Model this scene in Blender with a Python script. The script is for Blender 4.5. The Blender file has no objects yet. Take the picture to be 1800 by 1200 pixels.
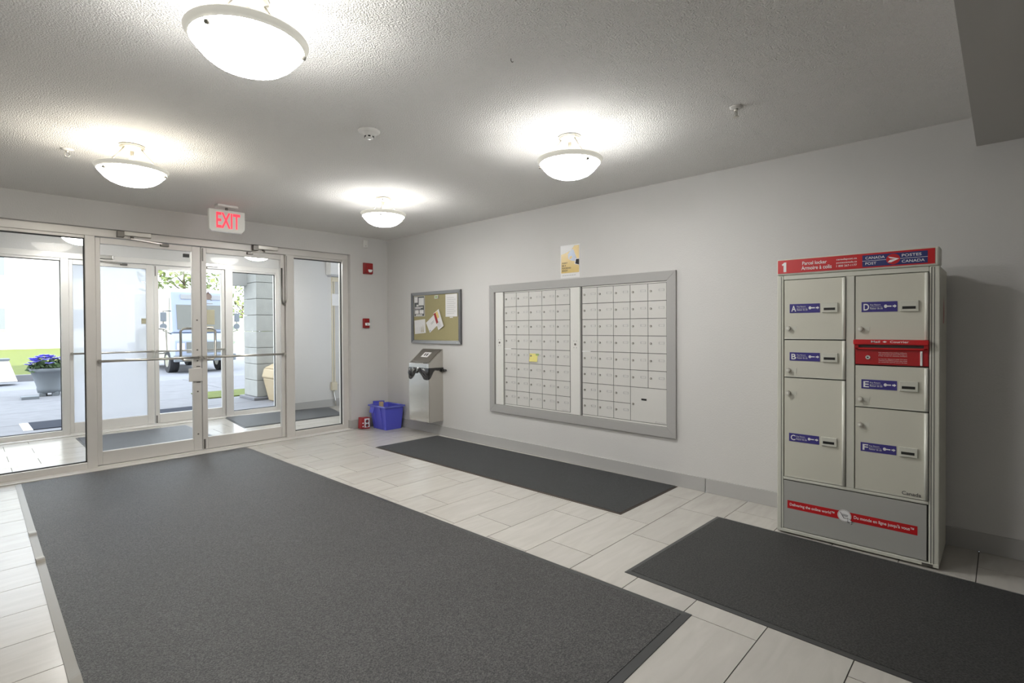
import bpy, bmesh, math, random
from mathutils import Vector, Matrix
random.seed(7)
sc = bpy.context.scene
COL = sc.collection

# ------------------------------------------------------------------ camera
cam_data = bpy.data.cameras.new('camera')
cam = bpy.data.objects.new('camera', cam_data); COL.objects.link(cam)
YAW, PITCH, ROLL = math.radians(46.687), math.radians(-0.628), math.radians(-0.300)
fw = Vector((math.sin(YAW)*math.cos(PITCH), math.cos(YAW)*math.cos(PITCH), math.sin(PITCH)))
rt0 = Vector((math.cos(YAW), -math.sin(YAW), 0)); up0 = rt0.cross(fw)
rt = rt0*math.cos(ROLL) + up0*math.sin(ROLL); up = up0*math.cos(ROLL) - rt0*math.sin(ROLL)
M4 = Matrix((rt, up, -fw)).transposed().to_4x4(); M4.translation = Vector((-3.8324, -5.8687, 1.2414))
cam.matrix_world = M4
cam_data.sensor_width = 36; cam_data.lens = 36*917.59/1800
cam_data.shift_y = -14.9/1800; cam_data.clip_start = 0.05; cam_data.clip_end = 300
sc.camera = cam

# ------------------------------------------------------------------ world, sun, exposure
w = bpy.data.worlds.new('sky'); sc.world = w; w.use_nodes = True
bg = w.node_tree.nodes['Background']
bg.inputs[0].default_value = (0.80, 0.88, 1.0, 1); bg.inputs[1].default_value = 4.6
sun_d = bpy.data.lights.new('sun', 'SUN'); sun_d.energy = 8.0; sun_d.angle = 0.01; sun_d.color = (1.0, 0.95, 0.84)
sun = bpy.data.objects.new('sun', sun_d); COL.objects.link(sun)
sun.rotation_euler = Vector((0.30, 0.76, -0.57)).to_track_quat('-Z', 'Y').to_euler()
sun['kind'] = 'helper'
vs = sc.view_settings
vs.view_transform = 'Standard'; vs.look = 'None'; vs.exposure = 0.0; vs.gamma = 1.0; vs.use_curve_mapping = False
LAMP_UP, LAMP_BOWL = 13.0, 57.0          # watts of the bulb in each ceiling bowl, glow of the frosted bowl

# ------------------------------------------------------------------ materials
MATS = {}
def mat(name, col, rough=0.5, metal=0.0, spec=0.5, bump=None, var=None, emit=None, alpha=None, trans=None):
    """bump=(scale,strength,detail)  var=(scale,amount) noise variation of the colour"""
    if name in MATS: return MATS[name]
    m = bpy.data.materials.new(name); m.use_nodes = True; MATS[name] = m
    nt = m.node_tree; b = nt.nodes['Principled BSDF']
    b.inputs['Base Color'].default_value = (*col, 1); b.inputs['Roughness'].default_value = rough
    b.inputs['Metallic'].default_value = metal; b.inputs['Specular IOR Level'].default_value = spec
    m.diffuse_color = (*col, 1)
    tc = nt.nodes.new('ShaderNodeTexCoord')
    if bump:
        n = nt.nodes.new('ShaderNodeTexNoise'); n.inputs['Scale'].default_value = bump[0]
        n.inputs['Detail'].default_value = bump[2] if len(bump) > 2 else 2
        nt.links.new(tc.outputs['Object'], n.inputs['Vector'])
        bp = nt.nodes.new('ShaderNodeBump'); bp.inputs['Strength'].default_value = bump[1]
        bp.inputs['Distance'].default_value = bump[3] if len(bump) > 3 else 0.004
        nt.links.new(n.outputs['Fac'], bp.inputs['Height']); nt.links.new(bp.outputs[0], b.inputs['Normal'])
    if var:
        n = nt.nodes.new('ShaderNodeTexNoise'); n.inputs['Scale'].default_value = var[0]; n.inputs['Detail'].default_value = 4
        if len(var) > 2:
            mp = nt.nodes.new('ShaderNodeMapping'); mp.inputs['Scale'].default_value = var[2]
            nt.links.new(tc.outputs['Object'], mp.inputs[0]); nt.links.new(mp.outputs[0], n.inputs['Vector'])
        else:
            nt.links.new(tc.outputs['Object'], n.inputs['Vector'])
        r = nt.nodes.new('ShaderNodeValToRGB')
        lo = [max(0, c*(1-var[1])) for c in col]; hi = [min(1, c*(1+var[1])) for c in col]
        r.color_ramp.elements[0].position = .3; r.color_ramp.elements[1].position = .7
        r.color_ramp.elements[0].color = (*lo, 1); r.color_ramp.elements[1].color = (*hi, 1)
        nt.links.new(n.outputs['Fac'], r.inputs[0]); nt.links.new(r.outputs[0], b.inputs['Base Color'])
    if emit:
        b.inputs['Emission Color'].default_value = (*emit[0], 1); b.inputs['Emission Strength'].default_value = emit[1]
    return m

def mat_glass(name, tint=(1, 1, 1), ior=1.45):
    m = bpy.data.materials.new(name); m.use_nodes = True; nt = m.node_tree; nt.nodes.clear()
    o = nt.nodes.new('ShaderNodeOutputMaterial'); mx = nt.nodes.new('ShaderNodeMixShader')
    t = nt.nodes.new('ShaderNodeBsdfTransparent'); t.inputs[0].default_value = (*tint, 1)
    g = nt.nodes.new('ShaderNodeBsdfGlossy'); g.inputs['Roughness'].default_value = 0.0
    f = nt.nodes.new('ShaderNodeFresnel'); f.inputs[0].default_value = ior
    nt.links.new(f.outputs[0], mx.inputs[0]); nt.links.new(t.outputs[0], mx.inputs[1]); nt.links.new(g.outputs[0], mx.inputs[2])
    nt.links.new(mx.outputs[0], o.inputs[0]); MATS[name] = m
    return m

def mat_frost(name, col=(.95, .95, .97), clear=.12):
    m = bpy.data.materials.new(name); m.use_nodes = True; nt = m.node_tree; nt.nodes.clear()
    o = nt.nodes.new('ShaderNodeOutputMaterial'); mx = nt.nodes.new('ShaderNodeMixShader'); mx.inputs[0].default_value = clear
    a = nt.nodes.new('ShaderNodeMixShader'); a.inputs[0].default_value = .15
    t = nt.nodes.new('ShaderNodeBsdfTranslucent'); t.inputs[0].default_value = (*col, 1)
    d = nt.nodes.new('ShaderNodeBsdfDiffuse'); d.inputs[0].default_value = (*col, 1)
    c = nt.nodes.new('ShaderNodeBsdfTransparent')
    nt.links.new(t.outputs[0], a.inputs[1]); nt.links.new(d.outputs[0], a.inputs[2])
    nt.links.new(a.outputs[0], mx.inputs[1]); nt.links.new(c.outputs[0], mx.inputs[2]); nt.links.new(mx.outputs[0], o.inputs[0])
    MATS[name] = m
    return m

def mat_bowl(name, col, strength):
    """frosted lamp glass, lit from the bulb inside"""
    m = bpy.data.materials.new(name); m.use_nodes = True; nt = m.node_tree
    b = nt.nodes['Principled BSDF']; b.inputs['Base Color'].default_value = (.9, .89, .85, 1); b.inputs['Roughness'].default_value = .35
    b.inputs['Emission Color'].default_value = (*col, 1); b.inputs['Emission Strength'].default_value = strength
    MATS[name] = m
    return m

def mat_carpet(name, dark, light, scale=420, rough=.6, fleck=.62):
    m = bpy.data.materials.new(name); m.use_nodes = True; nt = m.node_tree; b = nt.nodes['Principled BSDF']
    b.inputs['Roughness'].default_value = rough; b.inputs['Specular IOR Level'].default_value = .5; b.inputs['Sheen Weight'].default_value = .10; b.inputs['Sheen Roughness'].default_value = .35; b.inputs['Sheen Tint'].default_value = (.9, .92, 1, 1)
    tc = nt.nodes.new('ShaderNodeTexCoord')
    n = nt.nodes.new('ShaderNodeTexNoise'); n.inputs['Scale'].default_value = scale; n.inputs['Detail'].default_value = 3; n.inputs['Roughness'].default_value = .7
    n2 = nt.nodes.new('ShaderNodeTexNoise'); n2.inputs['Scale'].default_value = 2.2; n2.inputs['Detail'].default_value = 4
    r = nt.nodes.new('ShaderNodeValToRGB'); r.color_ramp.elements[0].position = .40; r.color_ramp.elements[1].position = fleck
    r.color_ramp.elements[0].color = (*dark, 1); r.color_ramp.elements[1].color = (*light, 1)
    mx = nt.nodes.new('ShaderNodeMix'); mx.data_type = 'RGBA'; mx.blend_type = 'MULTIPLY'; mx.inputs[0].default_value = .35
    bp = nt.nodes.new('ShaderNodeBump'); bp.inputs['Strength'].default_value = .8; bp.inputs['Distance'].default_value = .003
    L = nt.links.new
    L(tc.outputs['Object'], n.inputs['Vector']); L(tc.outputs['Object'], n2.inputs['Vector']); L(n.outputs['Fac'], r.inputs[0])
    L(r.outputs[0], mx.inputs[6]); L(n2.outputs['Fac'], mx.inputs[7]); L(mx.outputs[2], b.inputs['Base Color'])
    L(n.outputs['Fac'], bp.inputs['Height']); L(bp.outputs[0], b.inputs['Normal'])
    MATS[name] = m
    return m

def mat_tile(name):
    m = bpy.data.materials.new(name); m.use_nodes = True; nt = m.node_tree; b = nt.nodes['Principled BSDF']; L = nt.links.new
    tc = nt.nodes.new('ShaderNodeTexCoord'); oi = nt.nodes.new('ShaderNodeObjectInfo')
    ad = nt.nodes.new('ShaderNodeVectorMath'); ad.operation = 'ADD'
    sx = nt.nodes.new('ShaderNodeVectorMath'); sx.operation = 'SCALE'; sx.inputs['Scale'].default_value = 37.0
    cb = nt.nodes.new('ShaderNodeCombineXYZ'); L(oi.outputs['Random'], cb.inputs[0]); L(oi.outputs['Random'], cb.inputs[1])
    L(cb.outputs[0], sx.inputs[0]); L(tc.outputs['Object'], ad.inputs[0]); L(sx.outputs[0], ad.inputs[1])
    mp = nt.nodes.new('ShaderNodeMapping'); mp.inputs['Scale'].default_value = (2.0, 11.0, 1); mp.inputs['Rotation'].default_value = (0, 0, .25)
    L(ad.outputs[0], mp.inputs[0])
    n = nt.nodes.new('ShaderNodeTexNoise'); n.inputs['Scale'].default_value = 1.6; n.inputs['Detail'].default_value = 6; n.inputs['Distortion'].default_value = .8
    L(mp.outputs[0], n.inputs['Vector'])
    r = nt.nodes.new('ShaderNodeValToRGB'); r.color_ramp.elements[0].position = .25; r.color_ramp.elements[1].position = .75
    r.color_ramp.elements[0].color = (.480, .459, .420, 1); r.color_ramp.elements[1].color = (.550, .531, .492, 1)
    L(n.outputs['Fac'], r.inputs[0])
    mx = nt.nodes.new('ShaderNodeMix'); mx.data_type = 'RGBA'; mx.blend_type = 'MULTIPLY'; mx.inputs[0].default_value = .06
    L(r.outputs[0], mx.inputs[6]); L(oi.outputs['Random'], mx.inputs[7]); L(mx.outputs[2], b.inputs['Base Color'])
    b.inputs['Roughness'].default_value = .22; b.inputs['Specular IOR Level'].default_value = .45
    MATS[name] = m
    return m

def mat_brushed(name, col, rough=.22):
    m = bpy.data.materials.new(name); m.use_nodes = True; nt = m.node_tree; b = nt.nodes['Principled BSDF']; L = nt.links.new
    b.inputs['Base Color'].default_value = (*col, 1); b.inputs['Metallic'].default_value = 1; b.inputs['Roughness'].default_value = rough
    tc = nt.nodes.new('ShaderNodeTexCoord'); mp = nt.nodes.new('ShaderNodeMapping'); mp.inputs['Scale'].default_value = (400, 400, 6)
    n = nt.nodes.new('ShaderNodeTexNoise'); n.inputs['Scale'].default_value = 1; bp = nt.nodes.new('ShaderNodeBump')
    bp.inputs['Strength'].default_value = .06; bp.inputs['Distance'].default_value = .002
    L(tc.outputs['Object'], mp.inputs[0]); L(mp.outputs[0], n.inputs['Vector']); L(n.outputs['Fac'], bp.inputs['Height']); L(bp.outputs[0], b.inputs['Normal'])
    MATS[name] = m
    return m

mat('wall_paint', (.61, .602, .588), .62, bump=(95, .25, 3, .004))
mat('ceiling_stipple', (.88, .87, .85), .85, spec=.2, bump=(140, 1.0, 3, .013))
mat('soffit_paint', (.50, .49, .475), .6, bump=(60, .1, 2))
mat('base_vinyl', (.43, .425, .415), .45)
mat('casing_grey', (.37, .365, .355), .45)
mat('aluminium', (.68, .66, .63), .42, .25, var=(3, .05))
mat('aluminium_pale', (.70, .68, .65), .4, .2)
mat('gasket', (.03, .03, .03), .6)
mat('steel_dark', (.20, .19, .175), .35, .8)
mat('steel_bright', (.62, .60, .56), .28, .9)
mat('chrome', (.75, .74, .72), .15, 1.0)
mat('nickel', (.62, .60, .55), .3, .8)
mat('grout', (.06, .056, .05), .9)
mat('rubber', (.045, .047, .048), .38, spec=.6)
mat('rubber_sheen', (.27, .255, .225), .36, spec=.7)  # paler than the other borders: window reflection put into the colour
mat('rubber_brown', (.055, .043, .036), .55)
mat_carpet('carpet_speckle', (.004, .0042, .0045), (.155, .152, .148), 180, rough=.5, fleck=.72)
mat_carpet('carpet_plain', (.012, .0135, .014), (.055, .058, .058), 150)
mat_carpet('carpet_dark', (.010, .0105, .0105), (.058, .058, .056), 130)
mat_carpet('carpet_vestibule', (.04, .043, .048), (.13, .135, .145), 150, rough=.5)
mat_tile('floor_tile')
mat_glass('clear_glass', (.985, .99, .985), 1.14)
mat('lamp_liner', (.85, .84, .80), .5)
mat_frost('frosted_film', (.61, .61, .625), .28)
mat_frost('lamp_rim_glass', (.95, .93, .85), .1)
mat('white_plastic', (.74, .73, .70), .4)
mat('beige_plastic', (.66, .60, .46), .45)
mat('fire_red', (.30, .010, .012), .35)
mat('paper', (.78, .775, .77), .7)
mat('paper_grey', (.12, .125, .13), .7)
mat('ink', (.03, .03, .035), .7)
mat('ink_pale', (.42, .42, .43), .7)
mat('cork', (.36, .32, .17), .85, bump=(260, .3, 2), var=(160, .22))
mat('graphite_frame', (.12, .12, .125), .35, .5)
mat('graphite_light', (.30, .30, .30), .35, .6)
mat('mail_grey', (.60, .595, .57), .5)
mat('mail_pillar', (.68, .68, .65), .42)
mat('shadow_gap', (.10, .10, .095), .8)
mat('locker_beige', (.59, .58, .50), .42, .0, var=(500, .05))
mat('locker_frame', (.60, .60, .53), .4, .0)
mat('locker_rod', (.80, .80, .73), .25, .0, spec=.8)
mat('locker_panel', (.40, .40, .375), .18, .0, spec=.7)
mat('post_red', (.52, .012, .016), .3)
mat('post_red_dark', (.38, .010, .014), .3)
mat('post_blue', (.045, .035, .22), .35)
mat('navy', (.022, .030, .15), .35)
mat('print_white', (.82, .82, .82), .5)
mat('black', (.012, .012, .012), .4)
mat('bag_black', (.012, .011, .012), .16, spec=.8)
mat_brushed('stainless', (.62, .60, .56))
mat('stainless_dull', (.30, .28, .25), .4, .7)
mat('bin_blue', (.095, .105, .60), .38)
mat('bin_rim', (.13, .15, .58), .10, spec=1.0)
mat('outdoor_carpet', (.045, .05, .065), .95, spec=.08)
mat('lamp_metal', (.30, .285, .25), .35, .5)
mat('lamp_rim', (.34, .33, .28), .5, emit=((1, .97, .86), .42))
mat('kraft', (.38, .29, .18), .8)
mat('carton_red', (.33, .02, .025), .5)
mat('poster_yellow', (.62, .44, .13), .3)
mat('poster_blue', (.38, .44, .55), .3)
mat('note_yellow', (.72, .66, .22), .7)
mat('note_green', (.30, .42, .16), .7)
mat('exit_letter', (.6, .02, .03), .4, emit=((1, .05, .09), 1.1))
mat('exit_face', (.62, .64, .60), .4, emit=((1, .8, .75), .05))
mat('concrete', (.20, .20, .215), .85, bump=(30, .3, 4), var=(6, .08))
mat('asphalt_pale', (.25, .255, .28), .9, var=(3, .07))
mat('grass', (.13, .16, .028), .9, bump=(60, .8, 4, .03), var=(8, .25))
mat('leaf', (.16, .20, .06), .7, var=(9, .3))
mat('leaf_dark', (.07, .12, .04), .7, var=(9, .3))
mat('petal_violet', (.30, .27, .85), .6)
mat('bark', (.12, .09, .06), .9)
mat('block_grey', (.40, .40, .375), .9, bump=(45, .5, 4, .01), var=(5, .08))
mat('siding_white', (.82, .80, .76), .7)
mat('fence_pale', (.42, .47, .38), .7)
mat('van_body', (.38, .43, .55), .35)
mat('van_side_sunlit', (.70, .66, .56), .4)  # bright cream: sunlight on the van's side put into the colour
mat('van_glass', (.20, .20, .18), .15)
mat('tyre', (.03, .03, .033), .8)
mat('litter_bin', (.48, .38, .24), .55)
mat('planter_stone', (.21, .23, .25), .8, bump=(40, .2, 3))
mat('decal_brown', (.25, .19, .17), .6)
mat('notice_tan', (.40, .37, .26), .7)

# ------------------------------------------------------------------ object helpers
ORG = {}
def thing(name, label, cat, loc=(0, 0, 0), group=None, kind=None):
    o = bpy.data.objects.new(name, None); COL.objects.link(o); o.empty_display_size = .05
    o.location = loc; ORG[o.name] = Vector(loc); o['label'] = label; o['category'] = cat
    if group: o['group'] = group
    if kind: o['kind'] = kind
    return o
def tag(o, label, cat, group=None, kind=None):
    o['label'] = label; o['category'] = cat
    if group: o['group'] = group
    if kind: o['kind'] = kind
    return o

class MB:
    def __init__(s): s.v = []; s.f = []; s.sm = []
    def add(s, vs, fs, smooth=False):
        k = len(s.v); s.v += [Vector(p) for p in vs]
        for f in fs: s.f.append(tuple(k+i for i in f)); s.sm.append(smooth)
        return s
    def box(s, x0, x1, y0, y1, z0, z1):
        x0, x1 = sorted((x0, x1)); y0, y1 = sorted((y0, y1)); z0, z1 = sorted((z0, z1))
        return s.add([(x0, y0, z0), (x1, y0, z0), (x1, y1, z0), (x0, y1, z0), (x0, y0, z1), (x1, y0, z1), (x1, y1, z1), (x0, y1, z1)],
                     [(0, 3, 2, 1), (4, 5, 6, 7), (0, 1, 5, 4), (1, 2, 6, 5), (2, 3, 7, 6), (3, 0, 4, 7)])
    def hexa(s, bot, top):
        return s.add(list(bot)+list(top), [(0, 3, 2, 1), (4, 5, 6, 7), (0, 1, 5, 4), (1, 2, 6, 5), (2, 3, 7, 6), (3, 0, 4, 7)])
    def prism(s, pts, ext):
        n = len(pts); e = Vector(ext); pts = [Vector(p) for p in pts]
        return s.add(pts + [p+e for p in pts], [tuple(range(n))[::-1], tuple(range(n, 2*n))] + [(i, (i+1) % n, n+(i+1) % n, n+i) for i in range(n)])
    def cyl(s, a, b, r, n=12, r2=None):
        a, b = Vector(a), Vector(b); r2 = r if r2 is None else r2
        d = (b-a).normalized(); u = d.orthogonal().normalized(); w_ = d.cross(u)
        vs = []
        for p, rr in ((a, r), (b, r2)):
            for i in range(n):
                t = 2*math.pi*i/n; vs.append(p + u*rr*math.cos(t) + w_*rr*math.sin(t))
        k = len(s.v)
        s.add(vs, [(i, (i+1) % n, n+(i+1) % n, n+i) for i in range(n)], True)
        s.add([], []); s.f.append(tuple(k+i for i in range(n))[::-1]); s.f.append(tuple(k+n+i for i in range(n))); s.sm += [False, False]
        return s
    def tube(s, pts, r, n=8):
        pts = [Vector(p) for p in pts]; k = len(s.v); m = len(pts); u = None
        for j, p in enumerate(pts):
            d = (pts[min(j+1, m-1)] - pts[max(j-1, 0)]).normalized()
            u = d.orthogonal().normalized() if u is None else (u - d*u.dot(d)).normalized()
            w_ = d.cross(u)
            for i in range(n):
                t = 2*math.pi*i/n; s.v.append(p + u*r*math.cos(t) + w_*r*math.sin(t))
        for j in range(m-1):
            for i in range(n):
                s.f.append((k+j*n+i, k+j*n+(i+1) % n, k+(j+1)*n+(i+1) % n, k+(j+1)*n+i)); s.sm.append(True)
        s.f.append(tuple(k+i for i in range(n))[::-1]); s.f.append(tuple(k+(m-1)*n+i for i in range(n))); s.sm += [False, False]
        return s
    def lathe(s, prof, c, n=32, closed=False):
        """prof [(r,z)] about vertical axis at c"""
        k = len(s.v); c = Vector(c); m = len(prof)
        for r, z in prof:
            for i in range(n):
                t = 2*math.pi*i/n; s.v.append(c + Vector((r*math.cos(t), r*math.sin(t), z)))
        for j in range(m-1 if not closed else m):
            j2 = (j+1) % m
            for i in range(n):
                s.f.append((k+j*n+i, k+j*n+(i+1) % n, k+j2*n+(i+1) % n, k+j2*n+i)); s.sm.append(True)
        return s
    def rot(s, pivot, axis, ang):
        R = Matrix.Rotation(ang, 3, Vector(axis)); p = Vector(pivot)
        s.v = [R @ (q-p) + p for q in s.v]; return s
    def mesh(s, name, off=Vector((0, 0, 0)), m=None):
        me = bpy.data.meshes.new(name); me.from_pydata([tuple(p-off) for p in s.v], [], s.f)
        me.polygons.foreach_set('use_smooth', s.sm)
        if m is not None:
            for x in (m if isinstance(m, (list, tuple)) else [m]): me.materials.append(MATS[x])
        bm = bmesh.new(); bm.from_mesh(me); bmesh.ops.recalc_face_normals(bm, faces=bm.faces); bm.to_mesh(me); bm.free()
        return me
    def build(s, name, m, parent=None, bevel=0, label=None, loc=None):
        off = ORG.get(parent.name, Vector((0, 0, 0))) if parent else Vector(loc or (0, 0, 0))
        me = s.mesh(name, off, m)
        o = bpy.data.objects.new(name, me); COL.objects.link(o)
        if parent: o.parent = parent; ORG[o.name] = off
        else: o.location = off; ORG[o.name] = Vector(off)
        if bevel:
            md = o.modifiers.new('bevel', 'BEVEL'); md.width = bevel; md.segments = 2; md.limit_method = 'ANGLE'
        if label: o['label'] = label
        return o
def box(name, b, m, parent=None, bevel=0, label=None, loc=None): return MB().box(*b).build(name, m, parent, bevel, label, loc)
def struct(o, label, cat): o['kind'] = 'structure'; o['label'] = label; o['category'] = cat; return o
def copy_tree(o, parent=None):
    c = o.copy(); COL.objects.link(c); c.parent = parent
    ORG[c.name] = ORG.get(o.name, Vector((0, 0, 0)))
    for ch in list(o.children): copy_tree(ch, c)
    return c

# flat lettering: the text is fitted into [u0,u1] x [v0,v1] of the plane O + u*U + v*V
TXT = {}
def text_mesh(txt, bold=0.0):
    key = (txt, bold)
    if key not in TXT:
        cu = bpy.data.curves.new('lettering', 'FONT'); cu.body = txt; cu.resolution_u = 3; cu.offset = bold
        ob = bpy.data.objects.new('lettering', cu); COL.objects.link(ob)
        bpy.context.view_layer.update()
        me = bpy.data.meshes.new_from_object(ob.evaluated_get(bpy.context.evaluated_depsgraph_get()))
        vs = [Vector(v.co) for v in me.vertices]; fs = [tuple(p.vertices) for p in me.polygons]
        bpy.data.objects.remove(ob); bpy.data.curves.remove(cu); bpy.data.meshes.remove(me)
        x0 = min(v.x for v in vs); x1 = max(v.x for v in vs); y0 = min(v.y for v in vs); y1 = max(v.y for v in vs)
        TXT[key] = ([((v.x-x0)/(x1-x0), (v.y-y0)/(y1-y0)) for v in vs], fs)
    return TXT[key]
def text(txt, O, U, V, box_, m, parent, name='lettering', bold=0.0):
    vs, fs = text_mesh(txt, bold); O, U, V = Vector(O), Vector(U), Vector(V); u0, u1, v0, v1 = box_
    b = MB().add([O + U*(u0+(u1-u0)*a) + V*(v0+(v1-v0)*c) for a, c in vs], fs)
    off = ORG.get(parent.name, Vector()); me = bpy.data.meshes.new(name)
    me.from_pydata([tuple(p-off) for p in b.v], [], b.f); me.materials.append(MATS[m])
    N = U.cross(V)
    o = bpy.data.objects.new(name, me); COL.objects.link(o); o.parent = parent; ORG[o.name] = off
    return o

# ================================================================== STRUCTURE
H = 2.379; HL = 2.217; YB = -5.755; WY = -0.03; XL = -5.3; YBACK = -9.2
VY = 2.12; VX0, VX1 = -5.3, 1.3
# floor slab (grout bed) with tiles
ROW0, RP, TL = -3.3333, 0.305, 0.612
mats_quads = []        # footprints of the lobby mats (filled here so that hidden tiles can be left out)
MAT_A = [(-3.535, -.112), (-1.778, -.098), (-1.683, -4.896), (-3.60, -4.93)]
MAT_B = [(-.875, -1.124), (-.076, -1.144), (-.028, -4.034), (-.846, -4.031)]
MAT_C = [(-1.535, -4.477), (-.453, -4.513), (-.512, -6.55), (-1.60, -6.50)]
MAT_V1 = [(-2.93, 1.83), (-1.83, 1.80), (-1.81, .55), (-2.93, .55)]
MAT_V2 = [(-1.30, 2.06), (.16, 1.86), (-.05, 1.00), (-1.40, 1.03)]
def inside(q, x, y):
    s = None
    for i in range(4):
        ax, ay = q[i]; bx, by = q[(i+1) % 4]; c = (bx-ax)*(y-ay) - (by-ay)*(x-ax)
        if s is None: s = c > 0
        elif (c > 0) != s: return False
    return True
floor = struct(box('floor', (XL, 0, YBACK, .2, -.12, -.004), 'grout'), 'pale stone-look tile floor of the lobby', 'floor')
vfloor = struct(box('floor_vestibule', (VX0, VX1, .2, VY+.12, -.12, -.004), 'grout'), 'pale tile floor of the glazed vestibule', 'floor')
G = .0020
tile_full = MB().box(-TL/2+G, TL/2-G, -RP/2+G, RP/2-G, -.004, 0).mesh('tile', m='floor_tile')
def lay(parent, x0, x1, y0, y1, hidden, n0, n1):
    for k in range(n0, n1):
        ya, yb = ROW0-RP*k, ROW0-RP*(k+1)
        ra, rb = min(ya, y1), max(yb, y0)
        if ra-rb < .02: continue
        base = -1.483 if k % 2 == 0 else -1.073
        for j in range(-12, 8):
            xa, xb = base+TL*j, base+TL*(j+1)
            ca, cb_ = max(xa, x0), min(xb, x1)
            if cb_-ca < .02: continue
            if any(all(inside(q, px, py) for px in (ca, cb_) for py in (ra, rb)) for q in hidden): continue
            full = (cb_-ca > TL-1e-6 and ra-rb > RP-1e-6)
            me = tile_full if full else MB().box(-(cb_-ca)/2+G, (cb_-ca)/2-G, -(ra-rb)/2+G, (ra-rb)/2-G, -.004, 0).mesh('tile', m='floor_tile')
            o = bpy.data.objects.new('tile', me); COL.objects.link(o); o.parent = parent
            o.location = ((ca+cb_)/2, (ra+rb)/2, 0)
lay(floor, -4.35, 0, -6.3, .02, (MAT_A, MAT_B, MAT_C), -12, 10)
lay(vfloor, -4.2, .9, .13, VY, (MAT_V1, MAT_V2), -18, -10)
box('tile_border', (XL, -4.35, YBACK, .02, -.004, 0), 'floor_tile', floor)
box('tile_border', (-4.35, 0, YBACK, -6.3, -.004, 0), 'floor_tile', floor)

cl = struct(box('ceiling', (XL, 0, YB, .2, H, H+.12), 'ceiling_stipple'), 'white stippled lobby ceiling', 'ceiling')
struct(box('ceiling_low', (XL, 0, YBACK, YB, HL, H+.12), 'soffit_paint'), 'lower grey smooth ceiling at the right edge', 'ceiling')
wr = struct(MB().box(0, .14, YBACK, WY, 0, H+.12).build('wall_right', 'wall_paint'), 'light grey textured wall behind the mailboxes and parcel locker', 'wall')
OX1 = -.525; OX0 = -3.84; OZ = 2.142
wf = MB().box(OX1, .14, WY, .15, 0, H+.12).box(OX0, OX1, WY, .15, OZ, H+.12).box(XL, OX0, WY, .15, 0, H+.12)
struct(wf.build('wall_front', 'wall_paint'), 'grey wall around the glazed entrance', 'wall')
struct(box('wall_left', (XL-.14, XL, YBACK, .15, 0, H+.12), 'wall_paint'), 'grey lobby wall out of frame on the left', 'wall')
struct(box('wall_back', (XL-.14, .14, YBACK-.14, YBACK, 0, H+.12), 'wall_paint'), 'grey lobby wall behind the viewpoint', 'wall')
# baseboards
bb = struct(MB().box(-.012, 0, -4.245, WY, 0, .105).box(-.012, 0, -9.2, -4.249, 0, .105).build('baseboard_right', 'base_vinyl', bevel=.002), 'grey vinyl baseboard along the mailbox wall', 'baseboard')
struct(MB().box(OX1-.006, -.012, WY-.012, WY, 0, .105).box(OX1-.012, OX1, WY-.012, .03, 0, .105).build('baseboard_front', 'base_vinyl', bevel=.002), 'short grey baseboard beside the entrance doors', 'baseboard')

# vestibule shell
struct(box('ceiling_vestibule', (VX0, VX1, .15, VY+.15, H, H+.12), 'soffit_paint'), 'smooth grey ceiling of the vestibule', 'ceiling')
VWY = 1.93
struct(MB().box(-.47, VX1, VWY, VY+.2, 0, H+.12).build('wall_vestibule_back', 'wall_paint'), 'pale wall facing the lobby at the right of the vestibule', 'wall')
struct(MB().box(VX1, VX1+.14, .15, VY+.2, 0, H+.12).build('wall_vestibule_right', 'wall_paint'), 'pale end wall of the vestibule on the right', 'wall')
struct(MB().box(VX0-.14, VX0, .15, VY+.2, 0, H+.12).build('wall_vestibule_left', 'wall_paint'), 'pale end wall of the vestibule on the left', 'wall')
struct(MB().box(-.482, VX1, VWY-.012, VWY, 0, .115).box(-.482, -.47, VWY-.012, VY, 0, .115).build('baseboard_vestibule', 'base_vinyl'), 'grey baseboard in the vestibule', 'baseboard')
vo0, vo1 = OX0+.05, OX1+.05
struct(MB().box(vo0, vo1, VY, VY+.15, 2.142, H+.12).box(VX0, vo0, VY, VY+.15, 0, H+.12).build('wall_vestibule_front', 'wall_paint'), 'grey wall band over the outer entrance doors', 'wall')
# the storeys of the apartment building above the entrance
struct(MB().box(-22, 18, -9.3, VY+.15, H+.13, 12.5).box(-22, VX0-.14, -9.3, VY+.15, 0, H+.13).box(VX1+.14, 18, -9.3, VY+.15, 0, H+.13).build('wall_exterior', 'siding_white'), 'upper storeys of the apartment building over the entrance', 'wall')

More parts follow.
